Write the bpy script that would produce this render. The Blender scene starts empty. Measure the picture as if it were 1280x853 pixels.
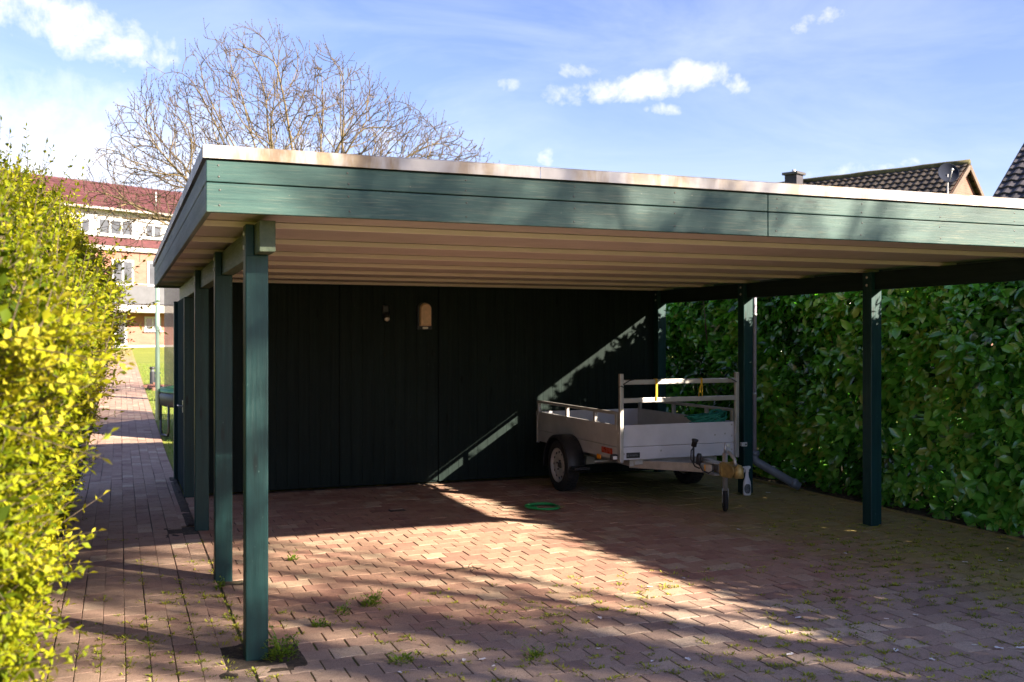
import bpy, bmesh, math, random
from math import sin, cos, pi, radians, sqrt, exp
from mathutils import Vector, Matrix, Euler, noise as mnoise

random.seed(7)
C = bpy.context.scene.collection
R = random.random
def U(a, b): return a + (b - a) * random.random()
def G(m, s): return random.gauss(m, s)
def V(*a): return Vector(a)
def sstep(a, b, x):
    t = max(0.0, min(1.0, (x - a) / (b - a)))
    return t * t * (3 - 2 * t)

# ------------------------------------------------------------------ materials
def new_mat(name):
    m = bpy.data.materials.new(name)
    m.use_nodes = True
    nt = m.node_tree
    b = nt.nodes['Principled BSDF']
    return m, nt, b

def nd(nt, typ, **kw):
    n = nt.nodes.new(typ)
    for k, v in kw.items():
        if k.startswith('i_'):
            n.inputs[k[2:].replace('_', ' ')].default_value = v
        else:
            setattr(n, k, v)
    return n

def ramp(nt, fac, stops, interp='LINEAR'):
    r = nt.nodes.new('ShaderNodeValToRGB')
    r.color_ramp.interpolation = interp
    els = r.color_ramp.elements
    while len(els) < len(stops):
        els.new(0.5)
    for e, (p, c) in zip(els, stops):
        e.position = p
        e.color = (c, c, c, 1) if isinstance(c, (int, float)) else (*c, 1)
    nt.links.new(fac, r.inputs[0])
    return r.outputs[0]

def mixc(nt, fac, a, b, mode='MIX'):
    n = nt.nodes.new('ShaderNodeMix')
    n.data_type = 'RGBA'
    n.blend_type = mode
    for s, v in ((n.inputs[0], fac), (n.inputs[6], a), (n.inputs[7], b)):
        if isinstance(v, (int, float)):
            s.default_value = v
        elif isinstance(v, tuple):
            s.default_value = (*v, 1)
        else:
            nt.links.new(v, s)
    return n.outputs[2]

def mth(nt, op, a, b=None, c=None, clamp=False):
    n = nt.nodes.new('ShaderNodeMath')
    n.operation = op
    n.use_clamp = clamp
    for i, v in enumerate((a, b, c)):
        if v is None:
            continue
        if isinstance(v, (int, float)):
            n.inputs[i].default_value = v
        else:
            nt.links.new(v, n.inputs[i])
    return n.outputs[0]

def objco(nt, scale=(1, 1, 1), kind='Object'):
    tc = nt.nodes.new('ShaderNodeTexCoord')
    mp = nt.nodes.new('ShaderNodeMapping')
    mp.inputs['Scale'].default_value = scale
    nt.links.new(tc.outputs[kind], mp.inputs[0])
    return mp.outputs[0]

def noise(nt, vec, scale, detail=4, rough=0.55, dist=0.0):
    n = nt.nodes.new('ShaderNodeTexNoise')
    n.inputs['Scale'].default_value = scale
    n.inputs['Detail'].default_value = detail
    n.inputs['Roughness'].default_value = rough
    n.inputs['Distortion'].default_value = dist
    if vec is not None:
        nt.links.new(vec, n.inputs['Vector'])
    return n.outputs['Fac']

def bump(nt, b, h, strength=0.3, dist=0.01):
    n = nt.nodes.new('ShaderNodeBump')
    n.inputs['Strength'].default_value = strength
    n.inputs['Distance'].default_value = dist
    nt.links.new(h, n.inputs['Height'])
    nt.links.new(n.outputs[0], b.inputs['Normal'])

def attr(nt, name):
    a = nt.nodes.new('ShaderNodeAttribute')
    a.attribute_name = name
    return a.outputs['Fac']

def simple(name, col, rough=0.6, metal=0.0, var=0.15, vscale=12, bmp=0.0, coat=0.0):
    m, nt, b = new_mat(name)
    v = objco(nt)
    f = noise(nt, v, vscale, 5)
    lo = tuple(c * (1 - var) for c in col)
    hi = tuple(min(1, c * (1 + var)) for c in col)
    col_o = ramp(nt, f, [(0.3, lo), (0.7, hi)])
    nt.links.new(col_o, b.inputs['Base Color'])
    rr = ramp(nt, noise(nt, v, vscale * 2.3, 3), [(0.3, max(0, rough - 0.1)), (0.7, min(1, rough + 0.1))])
    nt.links.new(rr, b.inputs['Roughness'])
    b.inputs['Metallic'].default_value = metal
    b.inputs['Coat Weight'].default_value = coat
    if bmp:
        bump(nt, b, noise(nt, v, vscale * 4, 4), bmp, 0.005)
    return m

def painted_wood(name, dark, light, axis, worn=(0.3, 0.3, 0.27), wornamt=0.25, rough=0.55, grain=1.0, seed=0.0):
    """stained timber: grain runs along axis, knots, worn pale fibres"""
    m, nt, b = new_mat(name)
    st = {'X': (0.35, 9, 9), 'Y': (9, 0.35, 9), 'Z': (9, 9, 0.35)}[axis]
    tc = nt.nodes.new('ShaderNodeTexCoord')
    mp = nt.nodes.new('ShaderNodeMapping')
    mp.inputs['Scale'].default_value = st
    mp.inputs['Location'].default_value = (seed, seed * 1.7, seed * 0.6)
    nt.links.new(tc.outputs['Object'], mp.inputs[0])
    g1 = noise(nt, mp.outputs[0], 3.0, 6, 0.6, 0.6)
    g2 = noise(nt, mp.outputs[0], 14.0, 4, 0.7, 0.3)
    big = noise(nt, tc.outputs['Object'], 1.4, 4, 0.6)
    c = ramp(nt, g1, [(0.30, dark), (0.70, light)])
    c = mixc(nt, mth(nt, 'MULTIPLY', ramp(nt, noise(nt, mp.outputs[0], 30.0, 3, 0.6, 0.4), [(0.50, 0.0), (0.72, 1.0)]), 0.45), c, tuple(x * 0.55 for x in dark))
    c = mixc(nt, 1.0, c, ramp(nt, noise(nt, tc.outputs['Object'], 0.8, 5, 0.65), [(0.3, 0.78), (0.7, 1.18)]), 'MULTIPLY')
    w = ramp(nt, g2, [(0.52, 0.0), (0.80, 1.0)])
    w = mth(nt, 'MULTIPLY', w, ramp(nt, big, [(0.35, 0.2), (0.7, 1.0)]))
    w = mth(nt, 'MULTIPLY', w, wornamt * 2.2, clamp=True)
    c = mixc(nt, w, c, worn)
    # knots
    mk = nt.nodes.new('ShaderNodeMapping')
    mk.inputs['Scale'].default_value = {'X': (1.5, 0, 6.5), 'Y': (0, 1.5, 6.5), 'Z': (6.5, 0, 1.5)}[axis]
    mk.inputs['Location'].default_value = (seed * 2.1, 0.3, seed)
    nt.links.new(tc.outputs['Object'], mk.inputs[0])
    vo = nt.nodes.new('ShaderNodeTexVoronoi')
    vo.inputs['Scale'].default_value = 1.0
    nt.links.new(mk.outputs[0], vo.inputs['Vector'])
    kn = ramp(nt, vo.outputs['Distance'], [(0.05, 1.0), (0.11, 0.0)])
    c = mixc(nt, mth(nt, 'MULTIPLY', kn, 0.75), c, tuple(x * 0.35 for x in dark))
    # tiny chipped specks
    sp = noise(nt, tc.outputs['Object'], 55, 2, 0.5)
    c = mixc(nt, ramp(nt, sp, [(0.735, 0.0), (0.76, 0.8)]), c, tuple(min(1, q * 1.3) for q in worn))
    nt.links.new(c, b.inputs['Base Color'])
    nt.links.new(ramp(nt, g2, [(0.3, rough - 0.1), (0.7, rough + 0.15)]), b.inputs['Roughness'])
    b.inputs['Specular IOR Level'].default_value = 0.35
    bump(nt, b, mth(nt, 'ADD', mth(nt, 'MULTIPLY', g1, 0.5), g2), 0.25 * grain, 0.004)
    return m

M = {}
GD, GL = (0.035, 0.115, 0.105), (0.085, 0.195, 0.165)
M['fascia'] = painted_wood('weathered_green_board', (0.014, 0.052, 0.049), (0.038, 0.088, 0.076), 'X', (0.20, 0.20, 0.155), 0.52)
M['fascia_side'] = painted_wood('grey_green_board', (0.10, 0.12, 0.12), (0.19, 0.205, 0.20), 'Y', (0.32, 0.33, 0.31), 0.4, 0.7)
M['post'] = painted_wood('green_post', (0.003, 0.027, 0.028), (0.009, 0.052, 0.051), 'Z', (0.06, 0.11, 0.10), 0.16, 0.45, 0.6)
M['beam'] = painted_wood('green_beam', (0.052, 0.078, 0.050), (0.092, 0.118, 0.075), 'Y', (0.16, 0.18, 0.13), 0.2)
M['beam_shaded'] = painted_wood('shaded_green_beam', (0.010, 0.020, 0.019), (0.018, 0.032, 0.029), 'Y', (0.04, 0.05, 0.045), 0.1)  # shaded copy of the beam wood: shade put into the right beam's colour
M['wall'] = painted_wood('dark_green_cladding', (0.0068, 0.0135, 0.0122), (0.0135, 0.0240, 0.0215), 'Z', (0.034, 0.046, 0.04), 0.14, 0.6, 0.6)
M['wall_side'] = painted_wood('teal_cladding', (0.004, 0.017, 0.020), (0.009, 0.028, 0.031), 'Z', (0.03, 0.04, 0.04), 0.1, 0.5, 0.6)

def dull(m, spec, rough=None):
    b = m.node_tree.nodes['Principled BSDF']
    b.inputs['Specular IOR Level'].default_value = spec
    if rough is not None:
        for l in list(b.inputs['Roughness'].links): m.node_tree.links.remove(l)
        b.inputs['Roughness'].default_value = rough
dull(M['wall_side'], 0.05, 0.95); dull(M['wall'], 0.12); dull(M['beam_shaded'], 0.1)
def mat_cap():
    m, nt, b = new_mat('pale_metal_trim')
    v = objco(nt)
    vs = objco(nt, (5, 5, 1.2))
    st = noise(nt, vs, 1.0, 5, 0.65)
    pos = noise(nt, objco(nt, (1.5, 1.5, 0.4)), 0.9, 2)
    s = mth(nt, 'MULTIPLY', ramp(nt, st, [(0.42, 0.0), (0.56, 1.0)]), ramp(nt, pos, [(0.42, 0.0), (0.52, 1.0)]))
    c = ramp(nt, noise(nt, v, 6, 4), [(0.3, (0.36, 0.34, 0.335)), (0.7, (0.48, 0.45, 0.445))])
    rust = ramp(nt, noise(nt, v, 18, 4), [(0.3, (0.17, 0.10, 0.045)), (0.7, (0.30, 0.215, 0.11))])
    c = mixc(nt, mth(nt, 'MULTIPLY', s, 0.85), c, rust)
    nt.links.new(c, b.inputs['Base Color'])
    b.inputs['Metallic'].default_value = 0.15
    b.inputs['Roughness'].default_value = 0.42
    bump(nt, b, noise(nt, v, 3, 3), 0.1, 0.02)
    return m
M['cap'] = mat_cap()
M['cap_side'] = simple('shaded_side_trim', (0.13, 0.13, 0.14), 0.5, 0.2, 0.25, 3)  # side lengths of the trim, their shade put into a darker grey
M['lit_edge_strip'] = simple('lit_edge_white', (0.66, 0.585, 0.545), 0.5, 0, 0.05, 3)  # paler than the sheet: light caught on its edges, put into the colour
M['soffit'] = simple('beige_sheet', (0.47, 0.405, 0.38), 0.55, 0, 0.07, 2.5)
M['lead'] = simple('dark_gap', (0.03, 0.03, 0.03), 0.8)
M['steel'] = simple('galvanised_steel', (0.50, 0.49, 0.48), 0.42, 0.7, 0.2, 9, 0.05)
M['alu'] = simple('skylit_aluminium', (0.70, 0.69, 0.74), 0.42, 0.15, 0.08, 5)  # front panel: sky light put into the colour, paler and bluer
M['alu_side'] = simple('shaded_aluminium', (0.54, 0.53, 0.53), 0.5, 0.3, 0.1, 5)  # side panels: darker copy, less light put into the colour
M['rail'] = simple('aluminium_tube', (0.52, 0.50, 0.48), 0.4, 0.5, 0.12, 8)
M['black'] = simple('black_plastic', (0.022, 0.022, 0.025), 0.5, 0, 0.2, 20)
M['rubber'] = simple('tyre_rubber', (0.017, 0.016, 0.016), 0.8, 0, 0.25, 20, 0.1)
M['zincgold'] = simple('yellow_zinc', (0.44, 0.32, 0.12), 0.45, 0.45, 0.3, 22)
M['rimgrey'] = simple('silver_rim', (0.52, 0.49, 0.46), 0.45, 0.35, 0.12, 15)
M['amber'] = simple('amber_lens', (0.80, 0.30, 0.01), 0.25, 0, 0.08)
M['redlens'] = simple('red_reflector', (0.42, 0.055, 0.025), 0.3, 0, 0.1)
M['whitelens'] = simple('clear_lens', (0.75, 0.75, 0.72), 0.2, 0, 0.05)
M['yellow'] = simple('yellow_webbing', (0.62, 0.40, 0.02), 0.8, 0, 0.2, 30)
M['greenrope'] = simple('green_rope', (0.02, 0.22, 0.15), 0.7, 0, 0.25, 60)
M['hose'] = simple('green_hose', (0.015, 0.30, 0.075), 0.35, 0, 0.1, 20)
M['brass'] = simple('tan_hose_end', (0.55, 0.38, 0.18), 0.4, 0.3, 0.1, 20)
M['pvc'] = simple('grey_pvc', (0.16, 0.18, 0.215), 0.4, 0, 0.12, 8)
M['pvc_lilac'] = simple('pale_pipe', (0.36, 0.33, 0.40), 0.4, 0, 0.1, 8)
M['white'] = simple('white_plastic', (0.74, 0.74, 0.78), 0.35, 0, 0.05, 15)
M['labelgrey'] = simple('printed_label', (0.10, 0.11, 0.12), 0.5, 0, 0.7, 70)
M['woodlamp'] = simple('cream_diffuser', (0.70, 0.47, 0.30), 0.45, 0, 0.12, 20)
M['lens'] = simple('sensor_lens', (0.7, 0.66, 0.6), 0.3, 0, 0.1)
M['chain'] = simple('dull_iron', (0.08, 0.075, 0.07), 0.5, 0.6, 0.3, 30)

def mat_paver(name):
    m, nt, b = new_mat(name)
    v = objco(nt)
    sp = nt.nodes.new('ShaderNodeSeparateXYZ'); nt.links.new(v, sp.inputs[0])
    x, y = sp.outputs[0], sp.outputs[1]
    r = attr(nt, 'rnd')
    base = ramp(nt, r, [(0.0, (0.29, 0.135, 0.115)), (0.25, (0.42, 0.26, 0.19)), (0.5, (0.40, 0.235, 0.175)), (0.7, (0.32, 0.15, 0.125)),
                        (0.86, (0.46, 0.325, 0.235)), (1.0, (0.52, 0.40, 0.29))])
    base = mixc(nt, 0.34, base, (0.44, 0.29, 0.185))
    grey = ramp(nt, r, [(0.0, (0.26, 0.18, 0.145)), (0.4, (0.39, 0.285, 0.22)), (0.7, (0.33, 0.225, 0.18)), (1.0, (0.49, 0.38, 0.29))])
    big = noise(nt, v, 1.3, 5, 0.6)
    # weathered outside the drip line of the roof and on the path
    yy = mth(nt, 'ADD', y, mth(nt, 'MULTIPLY', mth(nt, 'SUBTRACT', big, 0.5), 1.6))
    out = ramp(nt, yy, [(0.0, 0.0), (1.0, 1.0)])
    mr = nt.nodes.new('ShaderNodeMapRange'); mr.interpolation_type = 'SMOOTHSTEP'
    mr.inputs['From Min'].default_value = 5.9; mr.inputs['From Max'].default_value = 4.9
    nt.links.new(yy, mr.inputs['Value'])
    ml = nt.nodes.new('ShaderNodeMapRange'); ml.interpolation_type = 'SMOOTHSTEP'
    ml.inputs['From Min'].default_value = 0.75; ml.inputs['From Max'].default_value = 0.55
    nt.links.new(x, ml.inputs['Value'])
    w = mth(nt, 'MAXIMUM', mr.outputs[0], mth(nt, 'MULTIPLY', ml.outputs[0], 0.6))
    c = mixc(nt, w, base, grey)
    # green algae film beside the hedge
    mm = nt.nodes.new('ShaderNodeMapRange'); mm.interpolation_type = 'SMOOTHSTEP'
    mm.inputs['From Min'].default_value = 4.3; mm.inputs['From Max'].default_value = 5.7
    xx = mth(nt, 'ADD', mth(nt, 'ADD', x, mth(nt, 'MULTIPLY', mth(nt, 'SUBTRACT', big, 0.5), 2.2)), mth(nt, 'MULTIPLY', mth(nt, 'SUBTRACT', 8.0, y), -0.12))
    nt.links.new(xx, mm.inputs['Value'])
    al = mth(nt, 'MULTIPLY', mm.outputs[0], ramp(nt, noise(nt, v, 7, 5, 0.65), [(0.2, 0.45), (0.6, 1.0)]))
    c = mixc(nt, mth(nt, 'MULTIPLY', al, 0.88), c, (0.30, 0.255, 0.06))
    # fine stone grain and stains
    fine = noise(nt, v, 160, 3, 0.7)
    c = mixc(nt, 1.0, c, ramp(nt, fine, [(0.25, 0.50), (0.75, 1.42)]), 'MULTIPLY')
    st = noise(nt, v, 9, 5, 0.7)
    c = mixc(nt, mth(nt, 'MULTIPLY', ramp(nt, st, [(0.52, 0.0), (0.74, 1.0)]), 0.55), c, (0.12, 0.085, 0.065))
    pits = noise(nt, v, 75, 2, 0.5)
    c = mixc(nt, ramp(nt, pits, [(0.66, 0.0), (0.72, 0.75)]), c, (0.05, 0.038, 0.03))
    c = mixc(nt, ramp(nt, noise(nt, v, 48, 2, 0.5), [(0.70, 0.0), (0.74, 0.6)]), c, (0.42, 0.38, 0.33))
    nt.links.new(c, b.inputs['Base Color'])
    nt.links.new(ramp(nt, st, [(0.3, 0.72), (0.7, 0.92)]), b.inputs['Roughness'])
    b.inputs['Specular IOR Level'].default_value = 0.3
    bump(nt, b, mth(nt, 'ADD', fine, mth(nt, 'MULTIPLY', st, 0.8)), 0.5, 0.003)
    return m
M['paver'] = mat_paver('concrete_pavers')

def mat_joint():
    m, nt, b = new_mat('joint_sand')
    v = objco(nt)
    n1 = noise(nt, v, 3, 5, 0.65)
    sp = nt.nodes.new('ShaderNodeSeparateXYZ'); nt.links.new(v, sp.inputs[0])
    mr = nt.nodes.new('ShaderNodeMapRange'); mr.inputs['From Min'].default_value = 7.4; mr.inputs['From Max'].default_value = 5.2
    nt.links.new(sp.outputs[1], mr.inputs['Value'])
    mx = nt.nodes.new('ShaderNodeMapRange'); mx.inputs['From Min'].default_value = 4.2; mx.inputs['From Max'].default_value = 5.6
    nt.links.new(sp.outputs[0], mx.inputs['Value'])
    f = mth(nt, 'MAXIMUM', mr.outputs[0], mx.outputs[0])
    f = mth(nt, 'MULTIPLY', f, ramp(nt, n1, [(0.28, 0.3), (0.5, 1.0)]))
    c = mixc(nt, f, ramp(nt, noise(nt, v, 60, 3), [(0.3, (0.07, 0.052, 0.036)), (0.7, (0.15, 0.115, 0.08))]),
             ramp(nt, noise(nt, v, 40, 3), [(0.3, (0.08, 0.10, 0.014)), (0.7, (0.20, 0.23, 0.035))]))
    nt.links.new(c, b.inputs['Base Color'])
    b.inputs['Roughness'].default_value = 0.95
    bump(nt, b, noise(nt, v, 150, 3), 0.6, 0.004)
    return m
M['joint'] = mat_joint()

def mat_soil():
    m, nt, b = new_mat('dark_soil')
    v = objco(nt)
    n1 = noise(nt, v, 26, 7, 0.75)
    c = ramp(nt, n1, [(0.3, (0.018, 0.013, 0.010)), (0.5, (0.055, 0.040, 0.028)), (0.7, (0.13, 0.095, 0.062))])
    nt.links.new(c, b.inputs['Base Color'])
    b.inputs['Roughness'].default_value = 0.95
    bump(nt, b, noise(nt, v, 45, 5, 0.7), 0.9, 0.02)
    return m
M['soil'] = mat_soil()

def mat_lawn():
    m, nt, b = new_mat('lawn_ground')
    v = objco(nt)
    n1 = noise(nt, v, 0.8, 5, 0.6)
    n2 = noise(nt, v, 25, 4, 0.7)
    c = ramp(nt, n1, [(0.3, (0.16, 0.20, 0.016)), (0.7, (0.25, 0.27, 0.025))])
    c = mixc(nt, 1.0, c, ramp(nt, n2, [(0.25, 0.6), (0.75, 1.25)]), 'MULTIPLY')
    nt.links.new(c, b.inputs['Base Color'])
    b.inputs['Roughness'].default_value = 0.9
    bump(nt, b, n2, 0.8, 0.03)
    return m
M['lawn'] = mat_lawn()

def mat_leaf(name, cols, rough=0.4, trans=0.35, tcol=None, spec=0.5, coat=0.0):
    """leaf colour varies with the per-leaf attribute rnd; some light passes through"""
    m, nt, b = new_mat(name)
    r = attr(nt, 'rnd')
    n = len(cols)
    c = ramp(nt, r, [(i / (n - 1), k) for i, k in enumerate(cols)])
    nt.links.new(c, b.inputs['Base Color'])
    b.inputs['Roughness'].default_value = rough
    b.inputs['Specular IOR Level'].default_value = spec
    t = nt.nodes.new('ShaderNodeBsdfTranslucent')
    tc = mixc(nt, 1.0, c, tcol or (1.3, 1.25, 0.5), 'MULTIPLY')
    nt.links.new(tc, t.inputs['Color'])
    mx = nt.nodes.new('ShaderNodeMixShader')
    mx.inputs[0].default_value = trans
    out = nt.nodes['Material Output']
    nt.links.new(b.outputs[0], mx.inputs[1]); nt.links.new(t.outputs[0], mx.inputs[2])
    nt.links.new(mx.outputs[0], out.inputs[0])
    return m
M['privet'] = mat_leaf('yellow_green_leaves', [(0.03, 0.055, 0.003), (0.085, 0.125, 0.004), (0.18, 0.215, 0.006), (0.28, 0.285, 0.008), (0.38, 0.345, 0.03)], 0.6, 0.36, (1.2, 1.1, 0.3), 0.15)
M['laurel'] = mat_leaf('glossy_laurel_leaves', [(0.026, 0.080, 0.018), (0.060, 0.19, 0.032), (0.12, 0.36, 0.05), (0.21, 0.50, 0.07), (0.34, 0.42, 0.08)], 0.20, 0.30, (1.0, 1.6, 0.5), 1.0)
M['shrub'] = mat_leaf('shrub_leaves', [(0.12, 0.15, 0.01), (0.26, 0.27, 0.02), (0.34, 0.30, 0.03)], 0.5, 0.3)
M['weed'] = mat_leaf('weed_leaves', [(0.08, 0.17, 0.012), (0.16, 0.28, 0.02), (0.28, 0.34, 0.03)], 0.5, 0.3)
M['moss'] = mat_leaf('moss_blades', [(0.13, 0.17, 0.012), (0.28, 0.31, 0.025), (0.44, 0.42, 0.06)], 0.7, 0.3)
M['dryleaf'] = mat_leaf('dry_leaves', [(0.08, 0.05, 0.03), (0.16, 0.10, 0.05), (0.24, 0.17, 0.09)], 0.7, 0.15)
M['petal'] = simple('white_petal', (0.78, 0.74, 0.72), 0.6, 0, 0.04)

def mat_bark(name, a, bb, sc=8):
    m, nt, b = new_mat(name)
    v = objco(nt, (1, 1, 0.35))
    n1 = noise(nt, v, sc, 6, 0.7, 0.5)
    nt.links.new(ramp(nt, n1, [(0.3, a), (0.7, bb)]), b.inputs['Base Color'])
    b.inputs['Roughness'].default_value = 0.85
    bump(nt, b, n1, 0.6, 0.02)
    return m
M['bark'] = mat_bark('tree_bark', (0.08, 0.058, 0.027), (0.19, 0.14, 0.065))
M['twig'] = mat_bark('tree_twigs', (0.045, 0.030, 0.018), (0.10, 0.066, 0.036), 3)
M['stem'] = mat_bark('hedge_stems', (0.05, 0.035, 0.02), (0.11, 0.08, 0.05), 12)

def mat_brick(name, c1, c2, mortar, sc=1.0):
    m, nt, b = new_mat(name)
    v = objco(nt)
    sp = nt.nodes.new('ShaderNodeSeparateXYZ'); nt.links.new(v, sp.inputs[0])
    cb = nt.nodes.new('ShaderNodeCombineXYZ')
    nt.links.new(mth(nt, 'ADD', sp.outputs[0], sp.outputs[1]), cb.inputs[0]); nt.links.new(sp.outputs[2], cb.inputs[1])
    br = nt.nodes.new('ShaderNodeTexBrick')
    br.inputs['Scale'].default_value = sc
    br.inputs['Color1'].default_value = (*c1, 1); br.inputs['Color2'].default_value = (*c2, 1); br.inputs['Mortar'].default_value = (*mortar, 1)
    br.inputs['Brick Width'].default_value = 0.25; br.inputs['Row Height'].default_value = 0.078; br.inputs['Mortar Size'].default_value = 0.008
    nt.links.new(cb.outputs[0], br.inputs['Vector'])
    c = mixc(nt, 1.0, br.outputs['Color'], ramp(nt, noise(nt, v, 1.2, 4), [(0.3, 0.8), (0.7, 1.15)]), 'MULTIPLY')
    nt.links.new(c, b.inputs['Base Color'])
    b.inputs['Roughness'].default_value = 0.85
    return m
M['brick'] = mat_brick('orange_brick', (0.25, 0.098, 0.066), (0.29, 0.125, 0.088), (0.23, 0.135, 0.105))
M['brick_pink'] = mat_brick('pink_brick', (0.19, 0.078, 0.054), (0.225, 0.10, 0.072), (0.18, 0.11, 0.088))
M['render'] = simple('white_render', (0.44, 0.44, 0.45), 0.7, 0, 0.06, 1.5)
M['cream'] = simple('cream_trim', (0.36, 0.32, 0.29), 0.6, 0, 0.06, 3)
M['zincgrey'] = simple('balcony_grey', (0.065, 0.067, 0.078), 0.5, 0, 0.15, 3)

def mat_glass(name, col, rough=0.08):
    m, nt, b = new_mat(name)
    v = objco(nt)
    nt.links.new(ramp(nt, noise(nt, v, 1.5, 3), [(0.35, tuple(c * 0.6 for c in col)), (0.65, col)]), b.inputs['Base Color'])
    b.inputs['Roughness'].default_value = rough
    b.inputs['Specular IOR Level'].default_value = 0.7
    return m
M['glass'] = mat_glass('window_glass', (0.07, 0.075, 0.085))

def mat_tile(name, cols, var=1.0):
    m, nt, b = new_mat(name)
    v = objco(nt)
    r = attr(nt, 'rnd')
    c = ramp(nt, r, [(i / (len(cols) - 1), k) for i, k in enumerate(cols)])
    c = mixc(nt, 1.0, c, ramp(nt, noise(nt, v, 5, 5, 0.7), [(0.3, 0.6), (0.7, 1.35)]), 'MULTIPLY')
    nt.links.new(c, b.inputs['Base Color'])
    b.inputs['Roughness'].default_value = 0.75
    return m
M['tile'] = mat_tile('dark_brown_tiles', [(0.028, 0.021, 0.017), (0.045, 0.034, 0.026), (0.06, 0.046, 0.034)])
M['tile_blue'] = mat_tile('anthracite_tiles', [(0.022, 0.021, 0.027), (0.034, 0.031, 0.04), (0.045, 0.041, 0.05)])
M['tile_red'] = mat_tile('wine_red_tiles', [(0.070, 0.020, 0.023), (0.09, 0.028, 0.03), (0.11, 0.038, 0.04)])
M['lichen'] = simple('mossy_ridge', (0.085, 0.075, 0.03), 0.9, 0, 0.5, 6)
M['woodbrown'] = simple('verge_board', (0.10, 0.072, 0.05), 0.7, 0, 0.2, 5)
M['dish'] = simple('dark_dish', (0.020, 0.024, 0.038), 0.75, 0.0, 0.1, 4)
dull(M['dish'], 0.08, 0.95)
M['pole'] = simple('pale_pole', (0.55, 0.55, 0.55), 0.4, 0.4, 0.1, 4)
M['greenpole'] = simple('mint_sleeve', (0.45, 0.62, 0.45), 0.6, 0, 0.15, 5)
M['greenpad'] = simple('green_pad', (0.03, 0.20, 0.06), 0.5, 0, 0.2, 5)
M['darksteel'] = simple('dark_steel_tube', (0.06, 0.065, 0.065), 0.4, 0.5, 0.2, 8)

def mat_net():
    m, nt, b = new_mat('safety_net')
    v = objco(nt)
    b.inputs['Base Color'].default_value = (0.05, 0.045, 0.05, 1)
    b.inputs['Roughness'].default_value = 0.9
    t = nt.nodes.new('ShaderNodeBsdfTransparent')
    mx = nt.nodes.new('ShaderNodeMixShader')
    nt.links.new(ramp(nt, noise(nt, v, 1.2, 2), [(0.3, 0.45), (0.7, 0.62)]), mx.inputs[0])
    out = nt.nodes['Material Output']
    nt.links.new(t.outputs[0], mx.inputs[1]); nt.links.new(b.outputs[0], mx.inputs[2]); nt.links.new(mx.outputs[0], out.inputs[0])
    return m
M['net'] = mat_net()

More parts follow.
